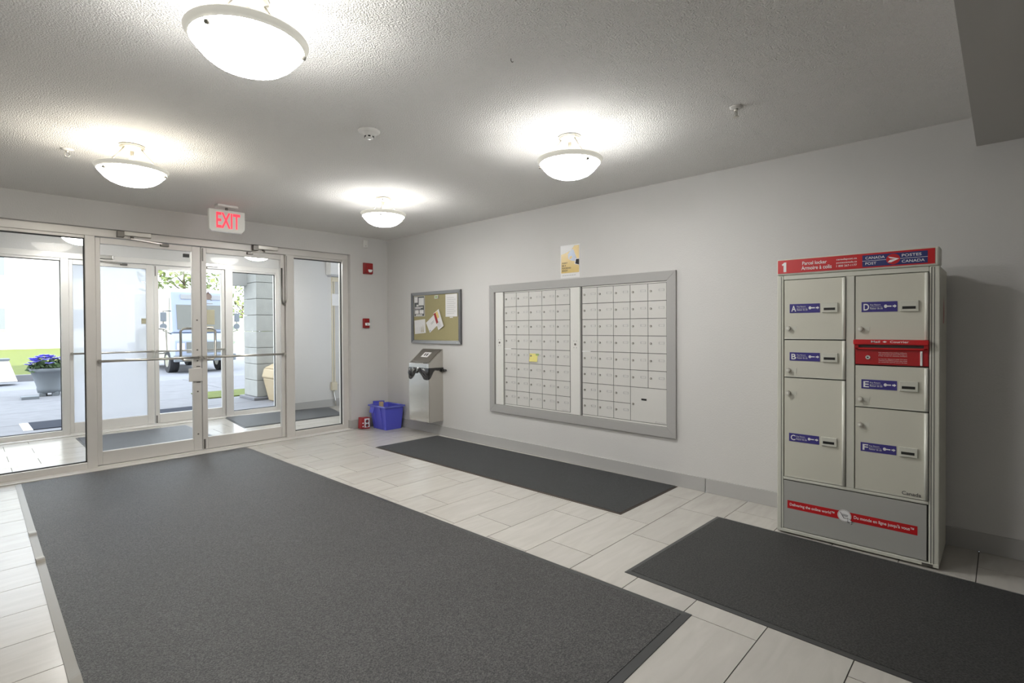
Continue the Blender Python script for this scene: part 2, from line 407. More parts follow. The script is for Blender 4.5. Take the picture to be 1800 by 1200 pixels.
# ------------------------------------------------------------------ glazed entrance (built twice: lobby side, street side)
def glazing(y0, dx, first, outer):
    D = .10; y1 = y0+D; X = lambda x: x+dx
    place = 'outer' if outer else 'inner'
    tr = thing('trim_%d' % first, 'aluminium frame of the %s glazed entrance' % place, 'frame', (X(-2.14), y0, 0), kind='structure')
    al = 'aluminium_pale' if outer else 'aluminium'
    MB().box(X(OX0), X(OX1), y0, y1, 2.075, OZ).build('head', al, tr, .003)
    for a, b in ((OX0, -3.76), (-3.060, -2.988), (-1.292, -1.197), (-.598, OX1)):
        MB().box(X(a), X(b), y0, y1, 0, 2.075).build('mullion', al, tr, .003)
    for a, b in ((-3.76, -3.060), (-1.197, -.598)):
        MB().box(X(a), X(b), y0, y1, 0, .062).build('sill', al, tr, .003)
        MB().box(X(a), X(b), y0+.012, y1-.012, 2.050, 2.075).build('glazing_stop', al, tr, .002)
    MB().box(X(OX0), X(OX1), y0-.12, y0, 0, .008).box(X(-2.99), X(-1.29), y0, y1, 0, .012).build('threshold', 'aluminium_pale', tr, .003)
    for i, (a, b) in enumerate(((-3.76, -3.060), (-1.197, -.598))):
        side = 'left' if i == 0 else 'right'
        wn = thing('window_%d' % (2*(first-1)+i+1), '%s fixed side pane of the %s entrance' % (side, place), 'window', (X((a+b)/2), y0+.05, .062), kind='structure')
        MB().box(X(a), X(b), y0+.042, y0+.05, .062, 2.052).build('pane', 'clear_glass', wn)
        MB().box(X(a), X(a)+.006, y0+.034, y0+.058, .062, 2.05).box(X(b)-.006, X(b), y0+.034, y0+.058, .062, 2.05).box(X(a), X(b), y0+.034, y0+.058, 2.042, 2.052).box(X(a), X(b), y0+.034, y0+.058, .062, .069).build('gasket', 'gasket', wn)
    for i, (a, b, ga, gb) in enumerate(((-2.985, -2.143, -2.948, -2.219), (-2.136, -1.295, -2.088, -1.338))):
        side = 'left' if i == 0 else 'right'
        dr = thing('door_%d' % (2*(first-1)+i+1), '%s aluminium glass door of the %s entrance' % (side, place), 'door', (X((a+b)/2), y0+.05, .012), kind='structure')
        ya, yb = y0+.028, y0+.072
        MB().box(X(a), X(ga), ya, yb, .016, 2.07).build('stile', al, dr, .004)
        MB().box(X(gb), X(b), ya, yb, .016, 2.07).build('stile', al, dr, .004)
        MB().box(X(ga), X(gb), ya, yb, 2.015, 2.07).build('rail', al, dr, .003)
        MB().box(X(ga), X(gb), ya, yb, .016, .135).build('rail', al, dr, .003)
        MB().box(X(ga), X(gb), y0+.046, y0+.054, .135, 2.015).build('pane', 'clear_glass', dr)
        if outer and i == 0:
            MB().box(X(ga), X(gb), y0+.058, y0+.060, .135, 2.015).build('frosted_film', 'frosted_film', dr, label='white translucent film over the whole pane')
        zb = .955
        pb = MB().cyl((X(a)+.022, ya-.045, zb), (X(b)-.022, ya-.045, zb), .0115)
        pb.build('push_bar', 'steel_bright', dr, label='brushed push bar across the door')
        for xx in (X(a)+.022, X(b)-.022):
            MB().cyl((xx, ya-.055, zb), (xx, ya, zb), .016).build('bar_mount', 'steel_bright', dr)
        # pull handle on the street side
        s = -1 if i == 0 else 1
        xe = X(b)-.03 if i == 0 else X(a)+.03
        hp = [(xe, yb, .92), (xe, yb+.055, .92), (xe+s*.10, yb+.06, .925), (xe+s*.125, yb+.06, .95), (xe+s*.125, yb+.06, 1.22), (xe+s*.10, yb+.06, 1.245), (xe, yb+.055, 1.25), (xe, yb, 1.25)]
        MB().tube(hp, .0125).build('pull_handle', 'steel_bright', dr)
        # overhead closer: body on the head, arm to the door
        cx = X(-2.88 if i == 0 else -1.70); cw = .23
        MB().box(cx+.08, cx+.08+cw, y0-.045, y0, 2.098, 2.142).build('door_closer', 'steel_bright', dr, .006, 'metal overhead door closer')
        MB().box(cx+.045, cx+.10, y0-.05, y0, 2.082, 2.138).build('closer_end', 'steel_dark', dr, .004)
        MB().tube([(cx+.16, y0-.025, 2.10), (cx+.16, y0-.03, 2.078)], .014, 10).build('closer_pivot', 'steel_dark', dr)
        MB().hexa([(cx+.15, y0-.04, 2.070), (cx+.44 if i == 0 else cx+.02, ya-.03, 2.052), (cx+.44 if i == 0 else cx+.02, ya-.012, 2.052), (cx+.15, y0-.015, 2.070)],
                  [(cx+.15, y0-.04, 2.080), (cx+.44 if i == 0 else cx+.02, ya-.03, 2.062), (cx+.44 if i == 0 else cx+.02, ya-.012, 2.062), (cx+.15, y0-.015, 2.080)]).build('closer_arm', 'steel_bright', dr)
        MB().box((cx+.39) if i == 0 else cx, (cx+.46) if i == 0 else cx+.06, ya-.035, ya, 2.038, 2.064).build('closer_shoe', 'steel_dark', dr, .003)
        # pivots at foot and head of the meeting stile of the right leaf
        if i == 1:
            MB().box(X(a)+.006, X(a)+.022, ya-.012, ya, .022, .12).build('flush_bolt', 'steel_dark', dr, .003)
            MB().box(X(a)+.008, X(a)+.020, ya-.010, ya, 1.93, 2.06).build('flush_bolt', 'steel_dark', dr, .003)
        if not outer:
            if i == 0:
                MB().box(X(b)-.115, X(b)+.002, ya-.022, ya+.004, .715, .845).build('lock_guard', 'aluminium', dr, .003, 'flat metal plate over the lock')
                MB().box(X(b)-.045, X(b)-.012, ya-.006, ya, .86, .866).box(X(b)-.045, X(b)-.012, ya-.006, ya, .70, .706).build('strike_slot', 'black', dr)
                for zz in (1.33, 1.03, .92, .61, .18):
                    MB().cyl((X(b)-.036, ya-.004, zz), (X(b)-.036, ya, zz), .008, 10).build('screw', 'steel_dark', dr)
                MB().box(X(gb)-.075, X(gb)-.02, y0+.030, y0+.045, 1.955, 1.99).build('sensor', 'black', dr, .003)
            else:
                pts = []
                for t in range(17):
                    a_ = math.pi*t/16; pts.append((X(b)-.012+.026*math.cos(a_), ya-.02, 1.60-.09*math.sin(a_)))
                pts = [(X(b)+.014, ya-.02, 2.06)] + pts + [(X(b)-.038, ya-.02, 1.92)]
                MB().tube(pts, .009).build('cable_loop', 'steel_dark', dr, label='armoured cable loop hanging at the hinge side')
        else:
            MB().box(X(gb)-.055 if i == 0 else X(ga)+.02, X(gb)-.005 if i == 0 else X(ga)+.06, y0+.042, y0+.046, 1.31, 1.38).build('sticker', 'notice_tan', dr) if i == 0 else None
    return tr
glazing(.03, 0.0, 1, False)
glazing(VY, .05, 2, True)

# ================================================================== MATS
def floor_mat(name, quad, label, carpet, edge, w, edges=None, loc_z=0.0, h=.009, ripple=False):
    cx = sum(p[0] for p in quad)/4; cy = sum(p[1] for p in quad)/4
    root = thing(name, label, 'mat', (cx, cy, loc_z))
    def ins(i):   # inset corner
        p = Vector((*quad[i], 0)); a = (Vector((*quad[(i+1) % 4], 0))-p).normalized(); b = (Vector((*quad[(i-1) % 4], 0))-p).normalized()
        return p + a*w + b*w
    q = [Vector((*p, 0)) for p in quad]; inn = [ins(i) for i in range(4)]
    z0, z1, z2 = loc_z, loc_z+.003, loc_z+h
    b = MB()
    nx, ny = (2, 60) if ripple else (2, 2)
    b.hexa([(p.x, p.y, z0) for p in inn], [(p.x, p.y, z2) for p in inn])
    b.build('pile', carpet, root)
    for i in range(4):
        j = (i+1) % 4
        e = edge if not (edges and i in edges) else edges[i]
        mb = MB(); N = 260 if (ripple and i == 3) else 1
        for k in range(N):
            pts = []
            for t in (k/N, (k+1)/N):
                o_ = q[i].lerp(q[j], t); n_ = inn[i].lerp(inn[j], t)
                bump = 0
                if ripple and i == 3:
                    for tc, hh in ((.694, .009), (.584, .014), (.30, .004)):
                        bump += hh*math.exp(-((t-tc)/.009)**2)
                pts.append((o_, n_, bump))
            (oa, na, ba), (ob, nb, bb_) = pts
            mb.add([(oa.x, oa.y, z0), (ob.x, ob.y, z0), (nb.x, nb.y, z0), (na.x, na.y, z0),
                    (oa.x, oa.y, z1+ba), (ob.x, ob.y, z1+bb_), (nb.x, nb.y, z2-.002+bb_), (na.x, na.y, z2-.002+ba)],
                   [(0, 3, 2, 1), (4, 5, 6, 7), (0, 1, 5, 4), (1, 2, 6, 5), (2, 3, 7, 6), (3, 0, 4, 7)])
        mb.build('border', e, root)
    return root
floor_mat('entrance_mat', MAT_A, 'largest speckled charcoal entrance mat in front of the glass doors', 'carpet_speckle', 'rubber', .035, {3: 'rubber_sheen'}, ripple=True)
floor_mat('runner_mat', MAT_B, 'dark plain runner mat lying under the wall mailboxes', 'carpet_plain', 'rubber_brown', .012)
floor_mat('floor_mat', MAT_C, 'dark charcoal mat in front of the parcel locker', 'carpet_dark', 'rubber', .024)
floor_mat('vestibule_mat', MAT_V1, 'grey mat in the vestibule behind the left glass door', 'carpet_vestibule', 'rubber', .02)
floor_mat('vestibule_mat', MAT_V2, 'grey mat in the vestibule along the pale right wall', 'carpet_vestibule', 'rubber', .02)

# ================================================================== CEILING LIGHTS
def ceiling_light(x, y, label, warm=False, turn=0.0, lit=1.0, dim=False):
    t = thing('ceiling_light', label, 'ceiling light', (x, y, H), 'frosted bowl ceiling lights')
    MB().lathe([(0, H), (.062, H), (.068, H-.006), (.066, H-.016), (.052, H-.022), (.046, H-.034), (0, H-.036)], (x, y, 0), 28).build('canopy', 'lamp_metal', t)
    MB().cyl((x, y, H-.03), (x, y, H-.085), .010, 12).build('socket', 'lamp_metal', t)
    for k in range(3):
        a = turn + k*2*math.pi/3; c, s = math.cos(a), math.sin(a)
        MB().cyl((x+.05*c, y+.05*s, H-.022), (x+.158*c, y+.158*s, 2.222), .0042, 8).build('rod', 'lamp_metal', t)
        k_ = MB().cyl((x+.158*c, y+.158*s, 2.205), (x+.184*c, y+.184*s, 2.196), .010, 12, .007)
        k_.build('knob', 'lamp_metal', t)
    prof = [(0.0, 2.130), (.045, 2.132), (.085, 2.140), (.118, 2.154), (.143, 2.173), (.159, 2.191), (.170, 2.204), (.179, 2.215)]
    col = (1.0, .93, .80) if warm else (1.0, .985, .95)
    bn = 'bowl_glow_warm' if warm else ('bowl_glow_fill' if dim else 'bowl_glow')
    if bn not in MATS: mat_bowl(bn, (1, .94, .84) if warm else (1, .99, .975), LAMP_BOWL*(.25 if dim else 1))
    inner = [(r, z+.005) for r, z in prof][::-1]
    MB().lathe(prof, (x, y, 0), 40).build('bowl', bn, t, label='glowing frosted glass bowl')
    MB().lathe(inner, (x, y, 0), 40).build('bowl_inside', 'lamp_liner', t)
    MB().lathe([(.179, 2.215), (.187, 2.225), (.195, 2.238), (.192, 2.242), (.183, 2.230), (.176, 2.219)], (x, y, 0), 40, closed=True).build('bowl_rim', 'lamp_rim', t, label='cream translucent rim')
    ld = bpy.data.lights.new('bulb', 'POINT'); ld.energy = LAMP_UP*lit; ld.color = col; ld.shadow_soft_size = .035
    lo = bpy.data.objects.new('bulb', ld); COL.objects.link(lo); lo.parent = t; lo.location = (0, 0, 2.188-H)
    return t
ceiling_light(-3.135, -3.97, 'nearest bowl ceiling light, cut by the top edge', turn=-2.625)
ceiling_light(-3.08, -1.93, 'warm glowing bowl ceiling light left of the exit sign', warm=True, turn=-2.64)
ceiling_light(-1.264, -1.907, 'smallest lobby bowl ceiling light, nearest the back corner', turn=-2.28)
ceiling_light(-1.312, -3.975, 'bowl ceiling light over the runner mat by the mailboxes', turn=-1.9)
ceiling_light(-2.93, 1.2, 'bowl ceiling light in the vestibule behind the left mullion', turn=.3)
ceiling_light(-1.14, 1.25, 'bowl ceiling light in the vestibule above the right door', turn=.9)

fill_lamp = ceiling_light(-3.0, -7.7, 'added unseen bowl light behind the viewpoint, filling the dark right wall', turn=.4, lit=.3, dim=True)  # added fill lamp, out of view, to lift the dark right wall
fill_lamp.location.z = HL
# ================================================================== CEILING FITTINGS
t = thing('smoke_detector', 'round cream smoke detector on the ceiling', 'smoke detector', (-2.192, -3.197, H))
MB().lathe([(0, H), (.062, H), (.062, H-.006), (.050, H-.016), (.034, H-.022), (.032, H-.03), (0, H-.03)], (-2.192, -3.197, 0), 32).build('base', 'white_plastic', t)
MB().lathe([(0, H-.03), (.027, H-.03), (.024, H-.042), (.012, H-.047), (0, H-.047)], (-2.192, -3.197, 0), 24).build('sensor_head', 'white_plastic', t)
for k in range(6):
    a = k*math.pi/3
    c = Vector((-2.192+.0245*math.cos(a), -3.197+.0245*math.sin(a), H-.036))
    mb = MB().box(-.003, .003, -.007, .007, -.0035, .0035).rot((0, 0, 0), (0, 0, 1), a); mb.v = [p+c for p in mb.v]
    mb.build('vent', 'black', t)
def sprinkler(x, y, label):
    t = thing('fire_sprinkler', label, 'sprinkler', (x, y, H), 'ceiling sprinklers')
    MB().lathe([(0, H), (.034, H), (.032, H-.004), (.015, H-.010), (0, H-.010)], (x, y, 0), 24).build('escutcheon', 'white_plastic', t)
    MB().cyl((x, y, H-.008), (x, y, H-.022), .009, 10).build('body', 'nickel', t)
    for s in (-1, 1):
        MB().tube([(x+s*.008, y, H-.022), (x+s*.014, y, H-.036), (x+s*.004, y, H-.05)], .0025, 6).build('frame_arm', 'nickel', t)
    MB().cyl((x, y, H-.050), (x, y, H-.053), .014, 14).build('deflector', 'nickel', t)
sprinkler(-1.047, -4.852, 'small ceiling sprinkler above the parcel locker')
sprinkler(-3.348, -1.565, 'small ceiling sprinkler left of the warm light')
t = thing('ceiling_hook', 'tiny dark hook left in the ceiling', 'hook', (-2.213, -4.344, H))
MB().tube([(-2.213, -4.344, H), (-2.213, -4.344, H-.008), (-2.206, -4.344, H-.013), (-2.199, -4.344, H-.008)], .0018, 6).build('wire', 'steel_dark', t)

# exit sign
EY = -.63; ex0, ex1, ez0, ez1 = -2.270, -1.965, 2.135, 2.332
t = thing('exit_sign', 'ceiling-hung exit sign with lit red letters above the doors', 'exit sign', (-2.115, EY, H))
MB().box(-2.205, -2.03, EY-.05, EY+.05, H-.022, H).build('canopy', 'white_plastic', t, .006)
MB().cyl((-2.117, EY, H-.02), (-2.117, EY, ez1), .012, 10).build('stem', 'steel_dark', t)
pts = [(ex0, ez1), (ex0, ez0+.014), (ex0+.014, ez0), (ex1-.03, ez0), (ex1, ez0+.03), (ex1, ez1)]
MB().prism([(x, EY-.022, z) for x, z in pts], (0, .044, 0)).build('housing', 'exit_face', t, .003)
text('EXIT', (ex0, EY-.0235, ez0), (1, 0, 0), (0, 0, 1), (.058, .262, .030, .172), 'exit_letter', t, bold=.02)
text('EXIT', (ex1, EY+.0235, ez0), (-1, 0, 0), (0, 0, 1), (.058, .262, .030, .172), 'exit_letter', t, bold=.02)
MB().box(ex0+.02, ex1-.03, EY-.018, EY+.018, ez0-.006, ez0).build('lens', 'print_white', t, .002)

# ================================================================== FRONT WALL FITTINGS (right of the doors)
t = thing('wall_sensor', 'small white sensor box high on the front wall', 'sensor', (-.331, WY, 2.29))
MB().box(-.360, -.300, WY-.035, WY, 2.245, 2.34).build('case', 'white_plastic', t, .005)
MB().box(-.336, -.322, WY-.037, WY-.034, 2.262, 2.270).build('lens', 'ink_pale', t)
t = thing('fire_alarm_strobe', 'red fire alarm strobe beside the entrance frame', 'fire alarm', (-.293, WY, 1.99))
MB().hexa([(-.357, WY, 1.915), (-.23, WY, 1.915), (-.23, WY, 2.06), (-.357, WY, 2.06)], [(-.350, WY-.05, 1.922), (-.237, WY-.05, 1.922), (-.237, WY-.05, 2.053), (-.350, WY-.05, 2.053)]).build('case', 'fire_red', t, .008)
MB().prism([(-.315, WY-.052, 1.972), (-.258, WY-.052, 1.972), (-.270, WY-.052, 1.938), (-.303, WY-.052, 1.938)], (0, -.022, 0)).build('flash_lens', 'print_white', t, .006)
for k in range(6): MB().box(-.346, -.338, WY-.053, WY-.049, 1.93+k*.018, 1.938+k*.018).build('grille_slot', 'black', t)
t = thing('fire_pull_station', 'red fire alarm pull station below the strobe', 'fire alarm', (-.323, WY, 1.30))
MB().box(-.364, -.284, WY-.035, WY, 1.243, 1.362).build('case', 'fire_red', t, .005)
MB().box(-.350, -.292, WY-.055, WY-.034, 1.272, 1.308).build('pull_bar', 'print_white', t, .005)
MB().box(-.334, -.308, WY-.058, WY-.054, 1.283, 1.297).build('arrow_mark', 'ink_pale', t)

# ================================================================== CORK BOARD
t = thing('cork_board', 'framed cork notice board above the steel waste bin', 'notice board', (0, -1.04, 1.05))
ya, yb, za, zb = -.580, -1.499, 1.056, 1.666
MB().box(-.012, 0, ya-.03, yb+.03, za+.03, zb-.03).build('cork', 'cork', t)
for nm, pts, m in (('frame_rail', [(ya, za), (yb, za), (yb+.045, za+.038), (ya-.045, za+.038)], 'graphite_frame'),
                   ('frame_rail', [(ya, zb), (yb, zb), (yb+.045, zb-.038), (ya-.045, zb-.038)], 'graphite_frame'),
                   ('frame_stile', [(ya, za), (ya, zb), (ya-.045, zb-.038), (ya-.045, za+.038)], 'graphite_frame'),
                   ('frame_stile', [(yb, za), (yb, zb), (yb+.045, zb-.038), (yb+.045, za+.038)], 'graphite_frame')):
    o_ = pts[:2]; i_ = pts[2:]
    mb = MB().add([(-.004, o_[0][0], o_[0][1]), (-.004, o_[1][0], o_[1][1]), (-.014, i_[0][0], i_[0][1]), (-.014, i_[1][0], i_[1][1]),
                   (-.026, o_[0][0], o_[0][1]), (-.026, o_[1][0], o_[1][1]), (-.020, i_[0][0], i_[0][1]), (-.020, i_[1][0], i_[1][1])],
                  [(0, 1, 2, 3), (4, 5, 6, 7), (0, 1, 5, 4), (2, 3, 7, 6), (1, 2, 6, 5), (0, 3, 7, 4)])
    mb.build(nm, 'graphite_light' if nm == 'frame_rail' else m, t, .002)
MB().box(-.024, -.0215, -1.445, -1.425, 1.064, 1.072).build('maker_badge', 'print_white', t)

def sheet(name, label, cat, c, w_, h_, ang=0, m='paper', lift=.0, curl=.0, lines=0, group='papers pinned to the cork board'):
    """paper on the mailbox wall; c=(y,z) centre, ang turns it, curl lifts its right edge"""
    t = thing(name, label, cat, (-.0135-lift, c[0], c[1]), group)
    n = 8; vs = []
    for side in (0, 1):
        for i in range(n+1):
            u = -w_/2 + w_*i/n
            for v in (-h_/2, h_/2):
                uu = u*math.cos(ang) - v*math.sin(ang); vv = u*math.sin(ang) + v*math.cos(ang)
                vs.append((-.0135-lift-.0006*side - curl*(i/n)**2, c[0]-uu, c[1]+vv))
    k = 2*(n+1); fs = []
    for i in range(n):
        a = 2*i; fs += [(a, a+2, a+3, a+1), (k+a, k+a+1, k+a+3, k+a+2)]
    fs += [(0, 1, k+1, k), (2*n, k+2*n, k+2*n+1, 2*n+1)]
    for i in range(n): fs += [(2*i, k+2*i, k+2*i+2, 2*i+2), (2*i+1, 2*i+3, k+2*i+3, k+2*i+1)]
    MB().add(vs, fs).build('sheet', m, t)
    return t
def mark(t, c, ang, u0, u1, v0, v1, m, lift=0.0, name='print', curl=0.0, w_=1):
    vs = []
    for (u, v) in ((u0, v0), (u1, v0), (u1, v1), (u0, v1)):
        uu = u*math.cos(ang) - v*math.sin(ang); vv = u*math.sin(ang) + v*math.cos(ang)
        f = curl*((u+w_/2)/w_)**2
        vs.append((-.0150-lift-f, c[0]-uu, c[1]+vv))
    MB().add(vs, [(0, 1, 2, 3)]).build(name, m, t)
# flyer, tear-off sheet, letter, envelope, leaflet
c = (-.735, 1.500); t = sheet('flyer', 'dark printed flyer at the upper left of the cork board', 'flyer', c, .21, .245)
mark(t, c, 0, -.098, .098, -.118, .118, 'paper_grey')
for (u0, u1, v0, v1) in ((-.095, -.03, .045, .112), (-.01, .09, .01, .10), (-.055, -.015, .0, .02), (-.085, .07, -.018, -.008), (-.085, .03, -.032, -.024), (-.085, -.01, -.09, -.045), (.005, .085, -.09, -.045), (-.07, .06, -.112, -.098)):
    mark(t, c, 0, u0, u1, v0, v1, 'paper', .0006)
c = (-.745, 1.255); t = sheet('tear_off_sheet', 'white tear-off sheet with missing strips on the cork board', 'notice', c, .215, .165, ang=.07)
for k, (dy, hh) in enumerate(((.02, .075), (.055, .09))):
    MB().prism([(-.0152, c[0]-dy, 1.19), (-.0152, c[0]-dy-.016, 1.19), (-.0152, c[0]-dy-.008, 1.19+hh)], (-.0004, 0, 0)).build('missing_strip', 'cork', t)
for k in range(7):
    mark(t, c, .07, -.1+.03*k, -.097+.03*k, -.08, -.005, 'ink_pale', .0002)
c = (-1.335, 1.493); t = sheet('letter', 'plain white letter at the upper right of the cork board', 'letter', c, .215, .255, curl=.008)
for k in range(9): mark(t, c, 0, -.08, .05+.03*(k % 2), .085-.022*k, .088-.022*k, 'ink_pale', .001, curl=.008, w_=.215)
c = (-.985, 1.29); t = sheet('envelope', 'tilted white envelope pinned to the cork board', 'envelope', c, .19, .14, ang=.55, lift=.003)
mark(t, c, .55, -.02, .05, .01, .016, 'ink_pale', .0035); mark(t, c, .55, -.02, .04, -.004, .002, 'ink_pale', .0035); mark(t, c, .55, -.085, -.065, -.06, -.045, 'poster_blue', .0035)
c = (-1.115, 1.335); t = sheet('leaflet', 'tilted leaflet with red picture over the envelope', 'leaflet', c, .12, .215, ang=.42, lift=.007, curl=.012)
mark(t, c, .42, -.058, -.02, -.03, .10, 'carton_red', .0085); mark(t, c, .42, -.02, .055, .02, .10, 'poster_yellow', .0095, curl=.004, w_=.12)
for k in range(5): mark(t, c, .42, -.045, .03, -.03-.014*k, -.026-.014*k, 'ink_pale', .0105)
t = thing('binder_clip', 'small metal clip at the top of the cork board', 'clip', (-.0125, -1.075, 1.595), None)
MB().box(-.022, -.012, -1.035, -1.105, 1.578, 1.618).build('clip_body', 'nickel', t, .003)
MB().box(-.024, -.021, -1.05, -1.09, 1.588, 1.608).build('clip_mark', 'note_green', t)
t = thing('paper_scrap', 'tiny white paper scrap on the lower right of the cork board', 'paper', (-.0125, -1.33, 1.355))
MB().box(-.0135, -.0122, -1.30, -1.355, 1.352, 1.362).build('scrap', 'paper', t)

# ================================================================== STEEL WASTE BIN
t = thing('waste_bin', 'stainless steel wall bin with sloped lid and black bag', 'waste bin', (-.1, -.97, .168))
y0_, y1_ = -.782, -1.160; xf = -.205
MB().box(xf, -.001, y0_, y1_, .168, .775).build('body', 'stainless', t, .003)
MB().add([(0-.001, y0_, .775), (xf, y0_, .775), (xf, y0_, .832), (-.001, y0_, .994), (-.001, y1_, .775), (xf, y1_, .775), (xf, y1_, .832), (-.001, y1_, .994)],
         [(0, 1, 2, 3), (4, 7, 6, 5), (0, 4, 5, 1), (1, 5, 6, 2), (2, 6, 7, 3), (3, 7, 4, 0)]).build('hood', 'stainless', t, .003)
def onlid(a, b_, up_):      # a across (0..1), b along slope (0..1)
    p = Vector((xf, y0_, .832)).lerp(Vector((-.001, y0_, .994)), b_); q = Vector((xf, y1_, .832)).lerp(Vector((-.001, y1_, .994)), b_)
    n = Vector((-.162, 0, .204)).normalized(); return p.lerp(q, a) + n*up_
def lidquad(a0, a1, b0, b1, h_, name, m):
    MB().hexa([onlid(a0, b0, -.002), onlid(a1, b0, -.002), onlid(a1, b1, -.002), onlid(a0, b1, -.002)], [onlid(a0, b0, h_), onlid(a1, b0, h_), onlid(a1, b1, h_), onlid(a0, b1, h_)]).build(name, m, t)
lidquad(.08, .92, .10, .93, .006, 'flap', 'stainless_dull'); lidquad(.33, .66, .40, .72, .0075, 'sign_sticker', 'print_white')
lidquad(.42, .47, .48, .64, .0082, 'sticker_mark', 'ink'); lidquad(.52, .58, .48, .64, .0082, 'sticker_mark', 'ink'); lidquad(.70, .88, .02, .06, .004, 'flap_catch', 'steel_dark')
# bag: crumpled skirt hanging out under the hood
def bag(name, pts_top, pts_bot, n_out, m='bag_black', amp=.012):
    mb = MB(); rows = 7; cols = len(pts_top); vs = []
    for r in range(rows):
        f = r/(rows-1)
        for cidx in range(cols):
            p = Vector(pts_top[cidx]).lerp(Vector(pts_bot[cidx]), f)
            wob = amp*(random.random()*.7+.3)*math.sin(math.pi*min(1, f*1.1))
            vs.append(p + Vector(n_out)*(wob+.004))
    fs = [(r*cols+k, r*cols+k+1, (r+1)*cols+k+1, (r+1)*cols+k) for r in range(rows-1) for k in range(cols-1)]
    o = mb.add(vs, fs).build(name, m, t)
    md = o.modifiers.new('thick', 'SOLIDIFY'); md.thickness = .0025
    return o
N_ = 13; top = []; bot = []
zs = [.655, .64, .655, .68, .72, .715, .735, .72, .69, .655, .648, .65, .655]
for k in range(N_):
    y = y0_+(y1_-y0_)*k/(N_-1); top.append((xf, y, .785)); bot.append((xf, y, zs[k]))
bag('bag_front', top, bot, (-1, 0, 0), amp=.016)
top = []; bot = []
zs = [.655, .67, .70, .735, .755, .755, .75, .752, .745, .74, .75]
for k in range(11):
    x = xf+(0-.004-xf)*k/10; top.append((x, y1_, .785)); bot.append((x, y1_, zs[k]))
bag('bag_side', top, bot, (0, -1, 0), amp=.014)
MB().hexa([(-.035, y1_-.002, .735), (-.006, y1_-.002, .728), (-.006, y1_-.075, .748), (-.03, y1_-.055, .75)], [(-.035, y1_-.002, .77), (-.006, y1_-.002, .77), (-.006, y1_-.07, .762), (-.03, y1_-.05, .765)]).build('bag_knot', 'bag_black', t)

# ================================================================== RECYCLING BIN, CARTON, TUBE
t = thing('recycling_bin', 'blue plastic recycling bin in the back corner', 'recycling bin', (-.19, -.29, 0))
bx0, bx1, by0, by1, bh = -.298, -.080, -.435, -.160, .29
def ring(f, inset=0.0):
    e = .035*f
    return [(bx0-e+inset, by0-e+inset, bh*f), (bx1+e*.4-inset, by0-e+inset, bh*f), (bx1+e*.4-inset, by1+e-inset, bh*f), (bx0-e+inset, by1+e-inset, bh*f)]
r0, r1, i1, i0 = ring(0), ring(1), ring(1, .008), [(x, y, .008) for x, y, z in ring(0, .008)]
MB().add(r0+r1+i1+i0, [(0, 3, 2, 1)] + [(k, (k+1) % 4, 4+(k+1) % 4, 4+k) for k in range(4)] + [(4+k, 4+(k+1) % 4, 8+(k+1) % 4, 8+k) for k in range(4)] + [(8+k, 8+(k+1) % 4, 12+(k+1) % 4, 12+k) for k in range(4)] + [(12, 13, 14, 15)]).build('tub', 'bin_blue', t, .012)
o4 = ring(1, -.014); i4 = ring(1, -.001)
for k in range(4):
    j = (k+1) % 4
    MB().hexa([(*o4[k][:2], bh-.016), (*o4[j][:2], bh-.016), (*i4[j][:2], bh-.016), (*i4[k][:2], bh-.016)], [(*o4[k][:2], bh+.004), (*o4[j][:2], bh+.004), (*i4[j][:2], bh+.004), (*i4[k][:2], bh+.004)]).build('rim', 'bin_rim', t, .003, 'glossy folded rim')
for yy in (-.22, -.36):
    MB().hexa([(bx0-.004, yy-.012, .01), (bx0+.004, yy-.012, .01), (bx0+.004, yy+.012, .01), (bx0-.004, yy+.012, .01)], [(bx0-.043, yy-.012, .27), (bx0-.030, yy-.012, .27), (bx0-.030, yy+.012, .27), (bx0-.043, yy+.012, .27)]).build('rib', 'bin_blue', t)
MB().hexa([(bx0+.03, by1+.05, .20), (bx1-.03, by1+.05, .20), (bx1-.03, by1+.062, .20), (bx0+.03, by1+.062, .20)], [(bx0+.03, by1+.045, .325), (bx1-.03, by1+.045, .315), (bx1-.03, by1+.06, .315), (bx0+.03, by1+.06, .325)]).build('handle_flap', 'bin_blue', t)
MB().hexa([(bx0-.06, by1-.08, .20), (bx0-.045, by1-.08, .20), (bx0-.045, by1+.0, .20), (bx0-.06, by1+.0, .20)], [(bx0-.035, by1-.08, .285), (bx0-.02, by1-.08, .285), (bx0-.02, by1, .285), (bx0-.035, by1, .285)]).build('handle_flap', 'bin_blue', t)
t = thing('cardboard_tube', 'brown cardboard tube end showing over the blue bin', 'cardboard', (-.24, -.25, .01))
MB().lathe([(.028, .01), (.028, .325), (.022, .325), (.022, .01)], (-.235, -.235, 0), 16, closed=True).build('tube', 'kraft', t)
t = thing('carton', 'small red and white carton behind the blue bin', 'carton', (-.40, -.12, 0))
mb = MB().box(-.470, -.355, -.165, -.085, 0, .135).rot((-.41, -.12, 0), (0, 1, 0), .06); mb.v = [p+Vector((0, 0, .006)) for p in mb.v]; mb.build('box_body', 'carton_red', t, .002)
MB().box(-.428, -.358, -.1665, -.165, .02, .13).build('printed_panel', 'paper', t)
for zz in (.045, .095):
    MB().cyl((-.392, -.1685, zz), (-.392, -.1665, zz), .020, 14).build('print', 'ink', t); MB().cyl((-.392, -.1695, zz), (-.392, -.1685, zz), .011, 12).build('print', 'carton_red', t)
for zz in (.03, .07): MB().box(-.456, -.440, -.1665, -.165, zz, zz+.014).build('print', 'print_white', t)

